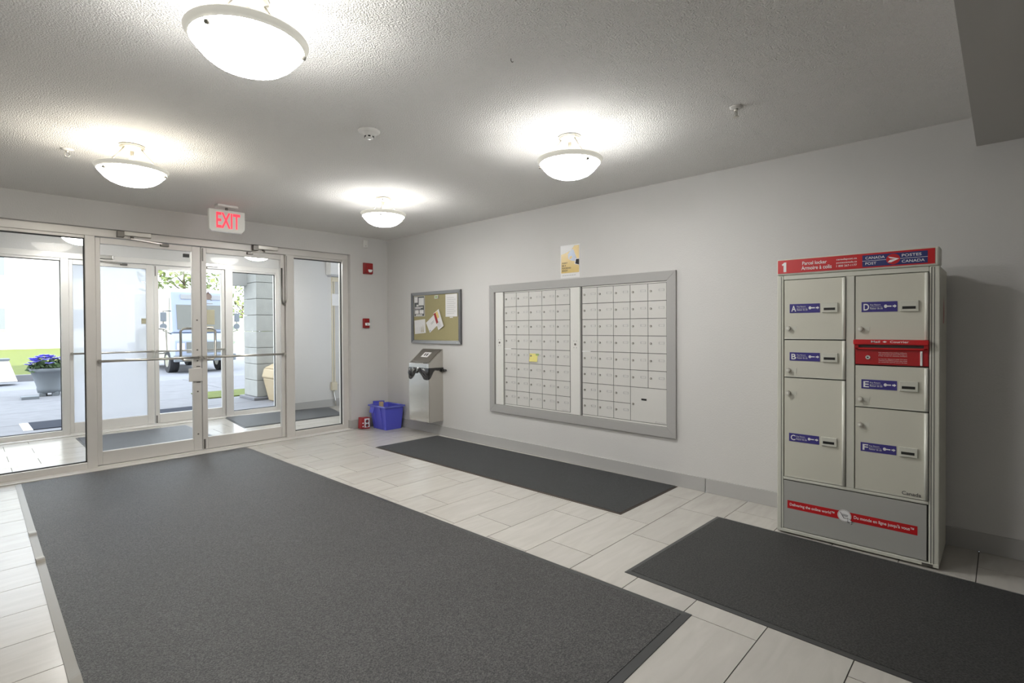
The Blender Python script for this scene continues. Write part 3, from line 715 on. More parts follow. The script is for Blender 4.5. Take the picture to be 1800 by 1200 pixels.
# ================================================================== WALL POSTER
PO = (-.002, -2.880, 1.690); PU = (0, -1, 0); PV = (0, 0, 1); PW, PH = .218, .300
t = thing('poster', 'laminated yellow poster above the mailboxes', 'poster', (-.001, -2.99, 1.69))
MB().box(-.002, -.0005, -2.880, -2.880-PW, 1.690, 1.690+PH).build('sheet', 'paper', t)
def quad(t, pts, m, lift, O=PO, name='print'):
    MB().add([(O[0]-lift, O[1]-u, O[2]+v) for u, v in pts], [tuple(range(len(pts)))]).build(name, m, t)
quad(t, [(.008, .045), (PW-.008, .045), (PW-.008, PH-.012), (.008, PH-.012)], 'poster_yellow', .0008)
quad(t, [(.085, .215), (.13, .262), (.15, .25), (.185, .17), (.165, .145), (.12, .155), (.09, .175)], 'poster_blue', .0014)
quad(t, [(.100, .180), (.122, .200), (.135, .185), (.115, .168)], 'poster_yellow', .0018)
quad(t, [(.160, .122), (PW-.008, .108), (PW-.008, .168), (.172, .168)], 'print_white', .0017)
quad(t, [(.167, .124), (PW-.008, .112), (PW-.008, .164), (.177, .164)], 'ink', .0021)
quad(t, [(.004, PH-.085), (.05, PH-.075), (.12, PH-.055), (.165, PH-.008), (.004, PH-.008)], 'print_white', .0024)  # white patch painted over the corner as glare on the laminate
for i, (s, wd) in enumerate((("DON'T", .062), ('BE A', .044), ('FLICKING', .100), ('IDIOT', .064))):
    text(s, (-.0045, -2.880, 1.690), PU, PV, (.020, .020+wd, .130-.0235*i, .144-.0235*i), 'ink', t, bold=.02)
for k in range(6): quad(t, [(.022+.026*k, .020), (.043+.026*k, .021), (.043+.026*k, .026), (.022+.026*k, .025)], 'ink_pale', .0012)

# ================================================================== MAILBOXES
MY0, MY1, MZ0, MZ1 = -1.950, -4.018, .366, 1.678
IY0, IY1, IZ0, IZ1 = -2.022, -3.942, .447, 1.602
t = thing('trim_3', 'wide grey casing around the wall mailboxes', 'casing', (0, -2.98, MZ0), kind='structure')
MB().prism([(0, MY0, MZ1), (0, MY1, MZ1), (0, IY1, IZ1), (0, IY0, IZ1)], (-.022, 0, 0)).build('casing_head', 'casing_grey', t, .002)
MB().prism([(0, MY0, MZ0), (0, MY1, MZ0), (0, IY1, IZ0), (0, IY0, IZ0)], (-.022, 0, 0)).build('casing_foot', 'casing_grey', t, .002)
MB().prism([(0, MY0, MZ0), (0, MY0, MZ1), (0, IY0, IZ1), (0, IY0, IZ0)], (-.022, 0, 0)).build('casing_side', 'casing_grey', t, .002)
MB().prism([(0, MY1, MZ0), (0, MY1, MZ1), (0, IY1, IZ1), (0, IY1, IZ0)], (-.022, 0, 0)).build('casing_side', 'casing_grey', t, .002)
XM = -.007
def mailbox_unit(label, pil, cols, y_end, blanks, zt, zb_):
    root = thing('mailbox_unit', label, 'mailboxes', (XM, (pil[0]+y_end)/2, IZ0), 'wall mailbox units')
    rows = 8; h = (zt-zb_)/rows
    MB().box(-.0015, XM+.0008, pil[1], y_end, IZ0+.001, IZ1-.001).build('carcass', 'shadow_gap', root)
    MB().box(-.002, XM-.017, pil[0], pil[1]+.004, IZ0+.003, IZ1-.003).build('pillar', 'mail_pillar', root, .002, 'pale vertical master lock post')
    zc = 1.085; yc = (pil[0]+pil[1])/2
    MB().cyl((XM-.017, yc, zc), (XM-.021, yc, zc), .010, 14).build('master_lock', 'steel_dark', root)
    for dy in (-.014, .014):
        for dz in (-.030, .030): MB().cyl((XM-.017, yc+dy, zc+dz), (XM-.0185, yc+dy, zc+dz), .003, 8).build('screw', 'steel_dark', root)
    MB().box(-.002, XM-.003, cols[0], y_end, zt+.002, IZ1-.002).build('top_strip', 'mail_pillar', root)
    MB().box(-.002, XM-.003, cols[0], y_end, IZ0+.002, zb_-.002).build('bottom_strip', 'mail_pillar', root)
    def door(ya, yb, za, zb2, big=False):
        g = .0022
        d = MB().box(XM+.001, XM-.005, ya-g, yb+g, za+g, zb2-g).build('mailbox_door', 'mail_grey', root, .0012)
        ly = ya-.026; lz = za+(zb2-za)*(.56 if not big else .50)
        MB().cyl((XM-.005, ly, lz), (XM-.010, ly, lz), .0085, 12).build('lock', 'steel_dark', d)
        MB().cyl((XM-.010, ly, lz), (XM-.0115, ly, lz), .0045, 8).build('keyhole', 'nickel', d)
        if big:
            MB().box(XM-.004, XM-.0062, -3.715, -3.762, .640, .655).build('slot', 'black', d)
        else:
            cy_ = yb+.043; cz_ = za+(zb2-za)*.60
            s = MB().box(XM-.005, XM-.0068, cy_+.023, cy_-.023, cz_+.0065, cz_+.0085).box(XM-.005, XM-.0068, cy_+.023, cy_-.023, cz_-.0085, cz_-.0065)
            s.box(XM-.005, XM-.0068, cy_+.023, cy_+.0215, cz_-.0085, cz_+.0085).box(XM-.005, XM-.0068, cy_-.0215, cy_-.023, cz_-.0085, cz_+.0085)
            s.build('name_holder', 'ink_pale', d)
    for r in range(rows):
        for c_ in range(len(cols)-1):
            if (r, c_) in blanks: continue
            door(cols[c_], cols[c_+1], zt-h*(r+1), zt-h*r)
    return root, door, h
r1_, d_, h_ = mailbox_unit('left mailbox unit of forty small doors with sticky note', (-2.048, -2.158), [-2.163+(-2.992+2.163)*k/5 for k in range(6)], -3.000, (), 1.588, .463)
text('Landers', (XM-.0062, -2.90, .470), (0, -1, 0), (0, 0, 1), (0, .075, 0, .014), 'ink_pale', r1_)
bl = {(r, c_) for r in (6, 7) for c_ in (3, 4)}
r2_, d_, h_ = mailbox_unit('right mailbox unit with one large door at its foot', (-3.005, -3.115), [-3.128+(-3.938+3.128)*k/5 for k in range(6)], -3.941, bl, 1.588, .463)
d_(-3.128-.810*3/5, -3.938, .463, .463+2*h_, True)
text('Landers', (XM-.0062, -3.855, .470), (0, -1, 0), (0, 0, 1), (0, .070, 0, .014), 'ink_pale', r2_)
MB().cyl((XM-.005, -3.845, .477), (XM-.0062, -3.845, .477), .005, 10).build('maker_dot', 'ink_pale', r2_)
for yy, r_ in ((-2.165, r1_), (-3.13, r2_)):
    MB().box(XM-.004, XM-.0075, yy, yy-.09, 1.020, 1.028).build('hinge_strip', 'print_white', r_)
t = thing('sticky_note', 'yellow sticky note on a left mailbox door', 'note', (XM-.006, -2.56, .91))
mb = MB(); n = 6
vs = []
for s_ in (0, 1):
    for i in range(n+1):
        f = i/n
        for yy in (-2.503, -2.605): vs.append((XM-.0062-.010*(1-f)**2-.0004*s_, yy, .908+.078*f))
fs = []
k = 2*(n+1)
for i in range(n): a = 2*i; fs += [(a, a+1, a+3, a+2), (k+a, k+a+2, k+a+3, k+a+1)]
fs += [(0, k, k+1, 1), (2*n, 2*n+1, k+2*n+1, k+2*n)]
MB().add(vs, fs).build('sheet', 'note_yellow', t)
MB().box(XM-.0066, XM-.0072, -2.583, -2.622, .968, .986).build('tab', 'note_green', t)

# ================================================================== PARCEL LOCKER
XF = -.450; YL = -4.874; YR = -5.634
lk = thing('parcel_locker', 'tall beige metal parcel locker with red header sign', 'locker', (-.23, (YL+YR)/2, 0))
LY = lambda u: -4.85-u
def lbox(name, u0, u1, z0, z1, d0, d1, m, parent=lk, bevel=0, label=None):
    return MB().box(XF+d0, XF-d1, LY(u0), LY(u1), z0, z1).build(name, m, parent, bevel, label)
def lquad(name, pts, m, d, parent):
    return MB().add([(XF-d, LY(u), z) for u, z in pts], [tuple(range(len(pts)))]).build(name, m, parent)
def ltext(s, u0, u1, z0, z1, m, parent, d, bold=0.0):
    return text(s, (XF-d, LY(0), 0), (0, -1, 0), (0, 0, 1), (u0, u1, z0, z1), m, parent, bold=bold)
MB().box(XF+.030, -.035, YL, YR, .010, 1.54).build('cabinet', 'locker_beige', lk, .006)
# front frame
lbox('frame_post', .024, .060, .012, 1.54, .03, .0, 'locker_frame', bevel=.004)
lbox('frame_post', .742, .784, .012, 1.54, .03, .0, 'locker_frame', bevel=.004)
lbox('frame_groove', .046, .049, .015, 1.535, .0, .0008, 'shadow_gap'); lbox('frame_groove', .750, .753, .015, 1.535, .0, .0008, 'shadow_gap'); lbox('frame_groove', .761, .764, .015, 1.535, .0, .0008, 'shadow_gap')
lbox('frame_rail', .060, .742, 1.514, 1.54, .03, .0, 'locker_frame', bevel=.003)
lbox('frame_rail', .060, .742, .325, .341, .03, .001, 'locker_frame', bevel=.003)
lbox('frame_rail', .024, .784, .010, .030, .03, .001, 'locker_frame', bevel=.003)
lbox('mullion', .380, .420, .341, 1.514, .03, .001, 'locker_frame', bevel=.003)
lbox('backing', .060, .742, .03, 1.514, .03, -.018, 'shadow_gap')
# header
lbox('header', .024, .784, 1.541, 1.638, .10, .008, 'locker_frame', bevel=.010)
hs = lbox('header_sign', .031, .765, 1.552, 1.630, .0, .0095, 'post_red', label='red sign with white lettering')
lquad('blue_field', [(.457, 1.5585), (.736, 1.5585), (.736, 1.6205), (.457, 1.6205)], 'navy', .0102, hs)
lquad('rule', [(.457, 1.5885), (.566, 1.5885), (.566, 1.5905), (.457, 1.5905)], 'print_white', .0107, hs); lquad('rule', [(.620, 1.5885), (.736, 1.5885), (.736, 1.5905), (.620, 1.5905)], 'print_white', .0107, hs)
lquad('roundel', [(.593+.030*math.cos(a), 1.5895+.0275*math.sin(a)) for a in [2*math.pi*k/28 for k in range(28)]], 'post_red', .0111, hs)
lquad('wing', [(.571, 1.604), (.620, 1.590), (.570, 1.574), (.580, 1.586), (.604, 1.5895), (.580, 1.594)], 'print_white', .0116, hs)
lquad('wing', [(.570, 1.574), (.580, 1.586), (.606, 1.589), (.620, 1.590), (.585, 1.573)], 'print_white', .0119, hs)
lquad('numeral', [(.0625, 1.560), (.0775, 1.560), (.0775, 1.617), (.0670, 1.617), (.0535, 1.606), (.0565, 1.597), (.0625, 1.601)], 'print_white', .0104, hs)
ltext('Parcel locker', .163, .288, 1.594, 1.614, 'print_white', hs, .0104, .012); ltext('Armoire à colis', .158, .312, 1.565, 1.587, 'print_white', hs, .0104, .012)
ltext('canadapost.ca', .335, .432, 1.602, 1.615, 'print_white', hs, .0104, .01); ltext('postescanada.ca', .335, .432, 1.584, 1.597, 'print_white', hs, .0104, .01); ltext('1 800 267-1177', .335, .432, 1.568, 1.579, 'print_white', hs, .0104, .01)
ltext('CANADA', .471, .557, 1.598, 1.612, 'print_white', hs, .0108, .008); ltext('POST', .471, .520, 1.568, 1.582, 'print_white', hs, .0108, .008)
ltext('POSTES', .630, .711, 1.598, 1.612, 'print_white', hs, .0108, .008); ltext('CANADA', .630, .724, 1.567, 1.581, 'print_white', hs, .0108, .008)
# doors
def ldoor(letter, u0, u1, z0, z1, plate, lock, knob_num=True):
    d = lbox('locker_door', u0+.004, u1-.004, z0+.003, z1-.003, .015, -.002, 'locker_beige', bevel=.002)
    MB().cyl((XF-.001, LY(u1-.0105), z0+.005), (XF-.001, LY(u1-.0105), z1-.005), .0085, 14).build('hinge_rod', 'locker_rod', d)
    lbox('edge_lip', u0+.004, u1-.004, z0+.003, z0+.010, .0, .002, 'locker_frame', d, .001)
    pu0, pu1, pz0, pz1 = plate
    lbox('key_label', pu0, pu1, pz0, pz1, .003, -.0005, 'post_blue', d)
    w_ = pu1-pu0; h_ = pz1-pz0; dd = .0012
    ltext(letter, pu0+.06*w_, pu0+.22*w_, pz0+.16*h_, pz0+.82*h_, 'print_white', d, dd, .02)
    ltext('Key Return', pu0+.25*w_, pu0+.54*w_, pz0+.58*h_, pz0+.78*h_, 'print_white', d, dd); ltext('Retour de clé', pu0+.25*w_, pu0+.60*w_, pz0+.25*h_, pz0+.46*h_, 'print_white', d, dd)
    lquad('rule', [(pu0+.25*w_, pz0+.50*h_), (pu0+.58*w_, pz0+.50*h_), (pu0+.58*w_, pz0+.52*h_), (pu0+.25*w_, pz0+.52*h_)], 'print_white', dd, d)
    kc = (pu0+.68*w_, pz0+.53*h_)
    lquad('key_bow', [(kc[0]+.075*w_*.6*math.cos(a), kc[1]+.17*h_*math.sin(a)) for a in [2*math.pi*k/16 for k in range(16)]], 'print_white', dd, d)
    lquad('key_shaft', [(kc[0]+.02*w_, kc[1]-.06*h_), (kc[0]+.16*w_, kc[1]-.06*h_), (kc[0]+.16*w_, kc[1]+.06*h_), (kc[0]+.02*w_, kc[1]+.06*h_)], 'print_white', dd, d)
    ax = kc[0]+.19*w_
    lquad('arrow', [(ax, kc[1]-.07*h_), (ax+.05*w_, kc[1]-.07*h_), (ax+.05*w_, kc[1]-.17*h_), (ax+.11*w_, kc[1]), (ax+.05*w_, kc[1]+.17*h_), (ax+.05*w_, kc[1]+.07*h_), (ax, kc[1]+.07*h_)], 'print_white', dd, d)
    su = pu1+.011; sw = .078
    lbox('key_return', su, su+sw, pz0-.001, pz1+.001, .003, .007, 'locker_frame', d, .002)
    lbox('key_slot', su+.010, su+sw-.012, pz0+.012, pz0+.026, .0, .0076, 'black', d)
    lz = lock[1]; lu = lock[0]
    MB().cyl((XF+.004, LY(lu), lz), (XF-.016, LY(lu), lz), .0132, 18).build('lock', 'nickel', d); MB().cyl((XF-.016, LY(lu), lz), (XF-.018, LY(lu), lz), .0075, 12).build('lock_core', 'locker_rod', d)
    lbox('number_plate', lu+.020, lu+.044, lz-.012, lz+.012, .003, -.0008, 'locker_frame', d)
    return d
ldoor('A', .060, .380, 1.160, 1.514, (.093, .2515, 1.317, 1.3695), (.086, 1.227))
ldoor('B', .060, .380, .936, 1.160, (.093, .2515, 1.036, 1.085), (.086, .979))
ldoor('C', .060, .380, .341, .936, (.090, .2480, .558, .606), (.086, .844))
ldoor('D', .420, .742, 1.162, 1.514, (.452, .611, 1.314, 1.3685), (.4455, 1.223))
ldoor('E', .420, .742, .796, 1.026, (.452, .610, .898, .948), (.4455, .841))
dF = ldoor('F', .420, .742, .341, .796, (.449, .608, .556, .604), (.4455, .701))
ltext('Canada', .632, .712, .356, .376, 'ink', dF, .0012, .004)
# outgoing mail slot
ms = lbox('mail_panel', .424, .740, 1.030, 1.112, .015, .001, 'post_red_dark', bevel=.002, label='red outgoing mail panel')
lbox('mail_hood', .418, .742, 1.138, 1.165, .010, .026, 'post_red', ms, .004)
lbox('mail_chute', .424, .740, 1.112, 1.122, .015, .012, 'post_red', ms, .002)
lbox('mail_opening', .440, .722, 1.122, 1.138, .010, .001, 'shadow_gap', ms)
lbox('mail_side', .424, .440, 1.112, 1.14, .010, .012, 'post_red', ms); lbox('mail_side', .722, .740, 1.112, 1.14, .010, .012, 'post_red', ms)
ltext('Mail', .500, .539, 1.1485, 1.1600, 'print_white', ms, .0265, .012); ltext('Courrier', .583, .662, 1.1485, 1.1600, 'print_white', ms, .0265, .012)
lquad('diamond', [(.550, 1.154), (.560, 1.159), (.570, 1.154), (.560, 1.149)], 'print_white', .0267, ms)
MB().cyl((XF, LY(.482), 1.069), (XF-.006, LY(.482), 1.069), .011, 18).build('mail_lock', 'chrome', ms); MB().cyl((XF-.006, LY(.482), 1.069), (XF-.007, LY(.482), 1.069), .004, 10).build('mail_keyhole', 'black', ms)
for i, s in enumerate(('Mail deposited here before 3:00 p.m.', 'will be picked up same (Monday to', 'Friday except for statutory holidays)', None, 'Le courrier déposé ici avant 15 h sera', 'ramassé quotidiennement (du lundi', 'au vendredi sauf les jours fériés)')):
    if s: ltext(s, .530, .652, 1.0925-.0085*i, 1.0980-.0085*i, 'print_white', ms, .0016)
lbox('mail_rod', .706, .716, 1.032, 1.108, .0, .005, 'paper', ms, .002)
# kick panel
kp = lbox('kick_panel', .052, .734, .034, .320, .015, -.003, 'locker_panel', bevel=.001, label='glossy grey panel at the foot')
sb = lquad('red_band', [(.081, .1555), (.697, .1555), (.697, .2030), (.081, .2030)], 'post_red', -.0022, kp)
ltext('Delivering the online world™', .094, .325, .168, .190, 'print_white', kp, -.0016, .012); ltext("Du monde en ligne jusqu'à vous™", .418, .683, .168, .191, 'print_white', kp, -.0016, .012)
circ = lambda r, n=28: [(.373+r*math.cos(2*math.pi*k/n), .1795+r*math.sin(2*math.pi*k/n)) for k in range(n)]
lquad('badge', circ(.0335), 'print_white', -.0014, kp); lquad('badge_ring', circ(.0310), 'decal_brown', -.0011, kp); lquad('badge_face', circ(.0295), 'print_white', -.0008, kp)
lquad('cart_basket', [(.362, .190), (.392, .187), (.388, .174), (.366, .176)], 'ink_pale', -.0004, kp); lquad('cart_rail', [(.352, .196), (.355, .197), (.372, .168), (.390, .167), (.390, .165), (.370, .165)], 'ink', -.0002, kp)
lquad('cursor', [(.388, .172), (.416, .152), (.404, .152), (.411, .140), (.405, .137), (.399, .150), (.390, .143)], 'ink', .0002, kp); lquad('cursor', [(.390, .169), (.411, .154), (.4015, .154), (.408, .141), (.405, .140), (.3985, .153), (.392, .148)], 'print_white', .0006, kp)
lbox('hinge_plate', .715, .760, .012, .024, .0, .002, 'steel_dark')
# print on the right side of the cabinet
t_ = MB().add([(-.28, YR-.0008, 1.25), (-.22, YR-.0008, 1.25), (-.20, YR-.0008, 1.31), (-.24, YR-.0008, 1.40)], [(0, 1, 2, 3)]).build('side_decal', 'post_red_dark', lk)

# ================================================================== VESTIBULE FITTINGS
t = thing('vestibule_heater', 'pale box mounted high on the vestibule wall', 'heater', (.45, VWY, 2.05))
MB().box(.160, .75, VWY-.16, VWY, 2.085, 2.36).build('case', 'white_plastic', t, .004)
MB().box(.185, .73, VWY-.12, VWY, 2.055, 2.085).build('under_shade', 'ink_pale', t)  # grey strip standing in for the shadow beneath the case
t = thing('junction_box', 'beige junction box at the head of the wall conduit', 'junction box', (.30, VWY, 2.02))
MB().box(.245, .345, VWY-.05, VWY, 1.985, 2.053).build('case', 'beige_plastic', t, .004)
t = thing('wall_conduit', 'twin beige conduits running down the vestibule wall', 'conduit', (.27, VWY, .38))
for xx in (.247, .283): MB().box(xx, xx+.018, VWY-.016, VWY, .38, 1.985).build('conduit', 'beige_plastic', t, .002)
t = thing('switch_box', 'beige box at the foot of the wall conduit', 'junction box', (.27, VWY, .26))
MB().box(.222, .312, VWY-.055, VWY, .255, .385).build('case', 'beige_plastic', t, .004)
MB().tube([(.262, VWY-.03, .255), (.266, VWY-.03, .20), (.278, VWY-.045, .10), (.285, VWY-.05, .003)], .011, 8).build('drop_pipe', 'chrome', t)
MB().tube([(.312, VWY-.02, .335), (.50, VWY-.02, .335), (.70, VWY-.02, .335)], .006, 6).build('side_pipe', 'nickel', t)
t = thing('wall_notice', 'white paper notice on the vestibule wall', 'notice', (.32, VWY, 1.60))
MB().box(.250, .385, VWY-.020, VWY-.018, 1.602, 1.79).build('sheet', 'paper', t); MB().box(.390, .410, VWY-.03, VWY, 1.63, 1.75).build('clip_rail', 'ink_pale', t)
# notices and crest on the outer right door
yd = VY+.040
t = thing('door_notice', 'tan paper notice taped to the outer door', 'notice', (-1.44, yd, 1.40), 'notices taped to the outer door')
MB().box(-1.525, -1.372, yd, yd+.002, 1.30, 1.505).build('sheet', 'notice_tan', t)
t = thing('door_notice', 'smaller tan paper notice low on the outer door', 'notice', (-1.44, yd, 1.23), 'notices taped to the outer door')
MB().box(-1.510, -1.385, yd, yd+.002, 1.20, 1.278).build('sheet', 'notice_tan', t)
t = thing('door_crest', 'brown crest decal on the outer door glass', 'decal', (-1.44, yd, 1.70))
MB().cyl((-1.452, yd, 1.690), (-1.452, yd+.002, 1.690), .046, 20).build('shield', 'decal_brown', t)
MB().prism([(-1.475, yd, 1.725), (-1.43, yd, 1.725), (-1.452, yd, 1.765)], (0, .002, 0)).build('crown', 'decal_brown', t)
for s in (-1, 1): MB().prism([(-1.452+s*.02, yd, 1.66), (-1.452+s*.055, yd, 1.635), (-1.452+s*.03, yd, 1.635)], (0, .002, 0)).build('foot', 'decal_brown', t)
MB().box(-1.51, -1.395, yd, yd+.002, 1.583, 1.598).build('lettering_strip', 'ink_pale', t)

# ================================================================== OUTSIDE
GZ = -.02
fp = struct(box('floor_porch', (-30, 40, VY+.12, 9.0, -.4, GZ-.012), 'concrete'), 'pale concrete walk outside the doors', 'pavement')
for r_ in range(5):
    for c_ in range(9):
        ya_ = VY+.13+1.374*r_
        MB().box(-9+1.8*c_+.008, -9+1.8*(c_+1)-.008, ya_+.008, ya_+1.366, GZ-.03, GZ).build('slab', 'concrete', fp, .004)
struct(box('ground_lot', (-30, 45, 9.0, 60, -.5, GZ-.09), 'asphalt_pale'), 'pale paved lot beyond the walk', 'pavement')
struct(MB().prism([(-30, 13, -.3), (-1.2, 13, -.3), (2.0, 39.5, -.3), (-30, 39.5, -.3)], (0, 0, .32)).build('ground_lawn', 'grass'), 'green lawn seen through the left pane', 'lawn')
struct(MB().box(-30, -1.2, 12.8, 13.0, -.3, .06).build('kerb', 'concrete'), 'pale kerb in front of the lawn', 'kerb')
struct(MB().box(-.75, 6, 4.55, 5.6, -.3, .0).build('ground_grass_strip', 'grass'), 'grass strip beside the block pillar', 'lawn')
struct(MB().box(-.62, -.22, 4.15, 4.35, 2.02, 2.9).box(-.22, 3.0, 3.72, 4.32, 2.62, 2.95).build('porch_beam', 'soffit_paint'), 'grey porch beam meeting the block pillar', 'beam')
t = thing('outdoor_mat', 'dark mat lying outside the outer doors', 'mat', (-2.2, 3.35, GZ))
MB().box(-3.2, -1.15, 3.0, 3.72, GZ, GZ+.01).build('pile', 'outdoor_carpet', t); MB().box(-3.29, -3.2, 3.0, 3.72, GZ, GZ+.006).build('border', 'print_white', t)
# block pillar
t = thing('block_pillar', 'grey concrete block pillar outside the right pane', 'pillar', (.08, 4.0, GZ))
MB().box(-.30, .40, 3.66, 4.36, GZ, .03).build('plinth', 'concrete', t, .01)
for k in range(9):
    z0 = .035+.290*k
    MB().box(-.225, .375, 3.725, 4.315, z0, z0+.284).build('block', 'block_grey', t, .008)
# litter bin
t = thing('litter_bin', 'tan outdoor litter bin beside the block pillar', 'litter bin', (.02, 3.35, GZ))
MB().hexa([(-.10, 3.20, GZ), (.25, 3.20, GZ), (.25, 3.55, GZ), (-.10, 3.55, GZ)], [(-.17, 3.14, .38), (.32, 3.14, .38), (.32, 3.62, .38), (-.17, 3.62, .38)]).build('body', 'litter_bin', t, .02)
MB().hexa([(-.19, 3.12, .38), (.34, 3.12, .38), (.34, 3.64, .38), (-.19, 3.64, .38)], [(-.16, 3.15, .55), (.31, 3.15, .55), (.31, 3.61, .55), (-.16, 3.61, .55)]).build('hood', 'litter_bin', t, .03)
MB().hexa([(-.16, 3.15, .55), (.31, 3.15, .55), (.31, 3.61, .55), (-.16, 3.61, .55)], [(-.02, 3.30, .64), (.18, 3.30, .64), (.18, 3.48, .64), (-.02, 3.48, .64)]).build('cap', 'litter_bin', t, .02)
# planter with violet flowers
t = thing('flower_planter', 'pale stone planter with violet flowers beyond the left pane', 'planter', (-2.64, 7.5, GZ))
MB().lathe([(0, GZ+.06), (.17, GZ+.06), (.19, GZ+.14), (.185, GZ+.17), (.22, GZ+.30), (.27, GZ+.46), (.30, GZ+.47), (.305, GZ+.53), (.27, GZ+.53), (.24, GZ+.48), (0, GZ+.46)], (-2.64, 7.5, 0), 20).build('urn', 'planter_stone', t)
for a in range(4):
    x_ = -2.64+.13*math.cos(a*math.pi/2+.6); y_ = 7.5+.13*math.sin(a*math.pi/2+.6); MB().box(x_-.05, x_+.05, y_-.05, y_+.05, GZ, GZ+.07).build('foot', 'planter_stone', t, .01)
def leafball(name, c, r, n, size, m, parent, zs=1.0, hemi=False):
    mb = MB()
    for _ in range(n):
        while True:
            p = Vector((random.uniform(-1, 1), random.uniform(-1, 1), random.uniform(0 if hemi else -1, 1)))
            if .35 < p.length < 1: break
        q = Vector(c) + Vector((p.x*r, p.y*r, p.z*r*zs))
        d = Vector((random.uniform(-1, 1), random.uniform(-1, 1), random.uniform(-.4, 1))).normalized(); s_ = d.orthogonal().normalized(); l = size*random.uniform(.6, 1.3)
        mb.add([q, q+d*l*.5+s_*l*.28, q+d*l, q+d*l*.5-s_*l*.28], [(0, 1, 2), (0, 2, 3)])
    o = mb.build(name, m, parent); o['kind'] = 'stuff'
    return o
leafball('foliage', (-2.64, 7.5, GZ+.50), .30, 260, .11, 'leaf_dark', t, .5, True)
for k in range(30):
    a = random.uniform(0, 6.28); r = random.uniform(.05, .33); c = Vector((-2.64+r*math.cos(a), 7.5+r*math.sin(a), GZ+.72-.9*r*r+random.uniform(-.03, .05)))
    mb = MB()
    for p_ in range(6):
        b_ = p_*math.pi/3; d = Vector((math.cos(b_), math.sin(b_), .35)); s_ = Vector((-math.sin(b_), math.cos(b_), 0))
        mb.add([c, c+d*.055+s_*.045, c+d*.085, c+d*.055-s_*.045], [(0, 1, 2), (0, 2, 3)])
    mb.build('flower', 'petal_violet', t)
t = thing('paving_slab', 'loose pale slab on the walk by the planter', 'slab', (-2.95, 7.1, GZ)); MB().box(-3.07, -2.83, 6.95, 7.2, GZ, GZ+.05).build('slab', 'planter_stone', t, .005)
t = thing('garden_chest', 'pale box with sloped side at the lawn edge', 'box', (-3.4, 12.0, GZ)); MB().hexa([(-3.9, 11.6, GZ), (-2.85, 11.6, GZ), (-2.85, 12.3, GZ), (-3.9, 12.3, GZ)], [(-3.9, 11.7, .50), (-3.0, 11.7, .50), (-3.0, 12.2, .50), (-3.9, 12.2, .50)]).build('chest', 'siding_white', t, .02)
MB().box(-3.92, -2.98, 11.68, 12.22, .50, .54).build('lid', 'planter_stone', t)
# mail van
VXa, VXb, VYf = .62, 2.25, 12.2; vz = GZ-.09
van = thing('delivery_van', 'pale blue and white delivery van parked outside', 'van', (1.4, 14, vz))
MB().prism([(VXa, VYf+.55, vz+.35), (VXa, VYf+5.2, vz+.35), (VXa, VYf+5.2, vz+2.62), (VXa, VYf+.75, vz+2.62), (VXa, VYf+.5, vz+2.3)], (VXb-VXa, 0, 0)).build('body', 'van_side_sunlit', van, .04)
MB().prism([(VXa, VYf+.62, vz+1.18), (VXa, VYf+.62, vz+2.60), (VXa, VYf+.42, vz+2.50), (VXa, VYf+.20, vz+1.25)], (VXb-VXa, 0, 0)).build('cab', 'van_body', van, .03)
MB().prism([(VXa, VYf+.62, vz+.42), (VXa, VYf+.62, vz+1.25), (VXa, VYf+.18, vz+1.22), (VXa, VYf+.0, vz+1.0), (VXa, VYf, vz+.42)], (VXb-VXa, 0, 0)).build('hood', 'van_body', van, .04)
for a, b in ((VXa+.12, VXa+.74), (VXa+.89, VXb-.12)):
    MB().hexa([(a, VYf+.19, vz+1.34), (b, VYf+.19, vz+1.34), (b, VYf+.25, vz+1.34), (a, VYf+.25, vz+1.34)], [(a, VYf+.335, vz+2.1), (b, VYf+.335, vz+2.1), (b, VYf+.40, vz+2.1), (a, VYf+.40, vz+2.1)]).build('windscreen', 'van_glass', van)
MB().box(VXa-.004, VXa+.01, VYf+.62, VYf+1.35, vz+1.32, vz+2.15).build('side_window', 'van_glass', van)
MB().box(VXa+.3, VXb-.3, VYf-.012, VYf+.02, vz+.62, vz+.95).build('grille', 'van_glass', van)
for a in (VXa+.05, VXb-.25): MB().box(a, a+.20, VYf-.015, VYf+.02, vz+.72, vz+.92).build('headlight', 'print_white', van, .01)
MB().box(VXa-.04, VXb+.04, VYf-.10, VYf+.05, vz+.36, vz+.56).build('bumper', 'planter_stone', van, .02)
for xx in (VXa-.01, VXb-.24):
    for yy in (VYf+.85, VYf+4.2):
        wl = MB().cyl((xx, yy, vz+.36), (xx+.25, yy, vz+.36), .36, 24).build('wheel', 'tyre', van)
        MB().cyl((xx-.01, yy, vz+.36), (xx+.26, yy, vz+.36), .19, 16).build('hub', 'nickel', wl)
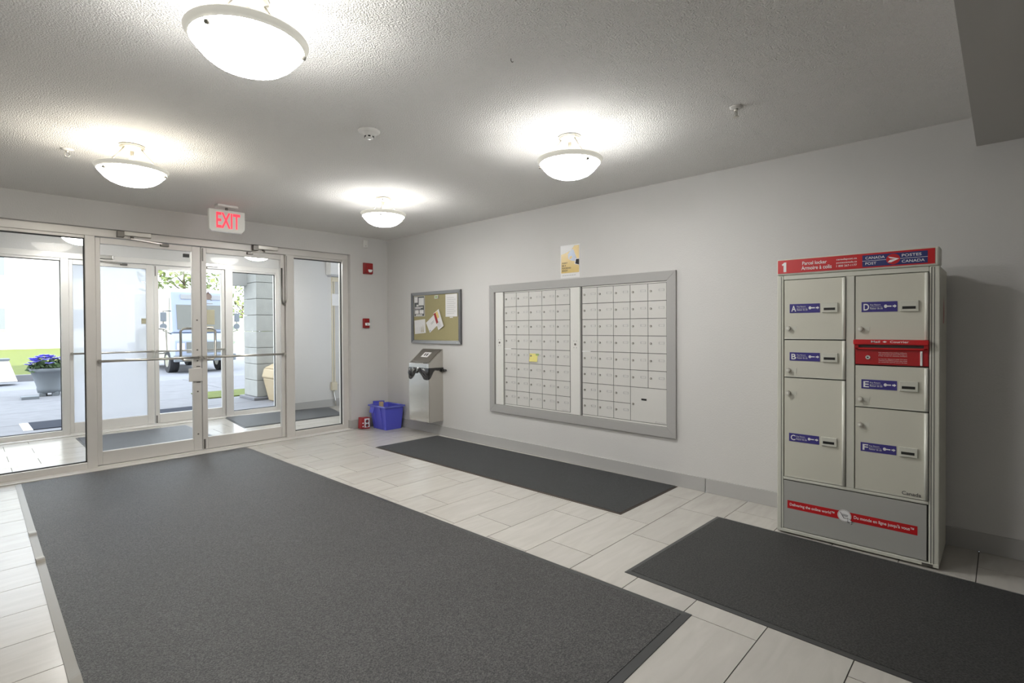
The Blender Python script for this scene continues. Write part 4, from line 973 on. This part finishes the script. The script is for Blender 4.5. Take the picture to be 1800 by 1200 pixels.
for xx, s in ((VXa, -1), (VXb, 1)):
    MB().tube([(xx, VYf+.45, vz+1.9), (xx+s*.22, VYf+.35, vz+1.9), (xx+s*.22, VYf+.35, vz+1.3), (xx, VYf+.4, vz+1.2)], .015, 6).build('mirror_arm', 'steel_dark', van)
    MB().box(xx+s*.14, xx+s*.30, VYf+.31, VYf+.36, vz+1.58, vz+1.86).build('mirror', 'planter_stone', van, .02); MB().cyl((xx+s*.22, VYf+.33, vz+1.43), (xx+s*.22, VYf+.37, vz+1.43), .09, 16).build('round_mirror', 'planter_stone', van)
MB().box(VXa+.25, VXb-.25, VYf+.36, VYf+.50, vz+2.28, vz+2.42).build('number_board', 'ink_pale', van)
# fence, building, trees
t = thing('board_fence', 'pale upright board fence behind the van', 'fence', (11, 28, vz))
for k in range(26): MB().box(6.2+.42*k, 6.2+.42*k+.33, 28, 28.06, vz, vz+2.0).build('board', 'fence_pale', t)
for zz in (.4, 1.6): MB().box(6.1, 17.2, 28.06, 28.12, vz+zz, vz+zz+.1).build('rail', 'fence_pale', t)
t = thing('far_house', 'sunlit white house across the lawn', 'house', (-6, 40, vz))
MB().box(-24, 4.5, 40, 50, vz, 9).build('wall', 'siding_white', t)
MB().prism([(-24.6, 39.4, 9), (-24.6, 50.6, 9), (-24.6, 45, 13)], (29.7, 0, 0)).build('roof', 'planter_stone', t)
for x_ in (-12, -7.5, -3.0, 1.4):
    for z_ in (1.2, 4.6):
        fr = MB().box(x_, x_+1.3, 39.93, 40.02, z_, z_+1.5).build('window', 'siding_white', t); MB().box(x_+.1, x_+1.2, 39.91, 39.94, z_+.1, z_+1.4).build('pane', 'planter_stone', fr)
def tree(c, h_, r, n, label, m='leaf', trunk=.09):
    t = thing('leafy_tree', label, 'tree', c, 'trees beyond the van')
    MB().cyl(c, (c[0], c[1], c[2]+h_*.7), trunk, 8, trunk*.4).build('trunk', 'bark', t)
    for a in range(5):
        b_ = a*1.256; p = Vector((c[0], c[1], c[2]+h_*(.38+.06*a))); MB().cyl(p, p+Vector((math.cos(b_)*r*.8, math.sin(b_)*r*.8, r*.6)), trunk*.4, 6, trunk*.15).build('branch', 'bark', t)
    leafball('foliage', (c[0], c[1], c[2]+h_*.68), r, n, .34, m, t, 1.25)
tree((3.95, 24, vz), 6.4, 1.9, 900, 'sparse leafy tree rising behind the van')
tree((8.6, 25.5, vz), 3.0, 1.0, 350, 'low leafy tree beside the board fence')
tree((10.2, 34, vz), 4.6, 1.8, 500, 'hazy green tree beyond the board fence')
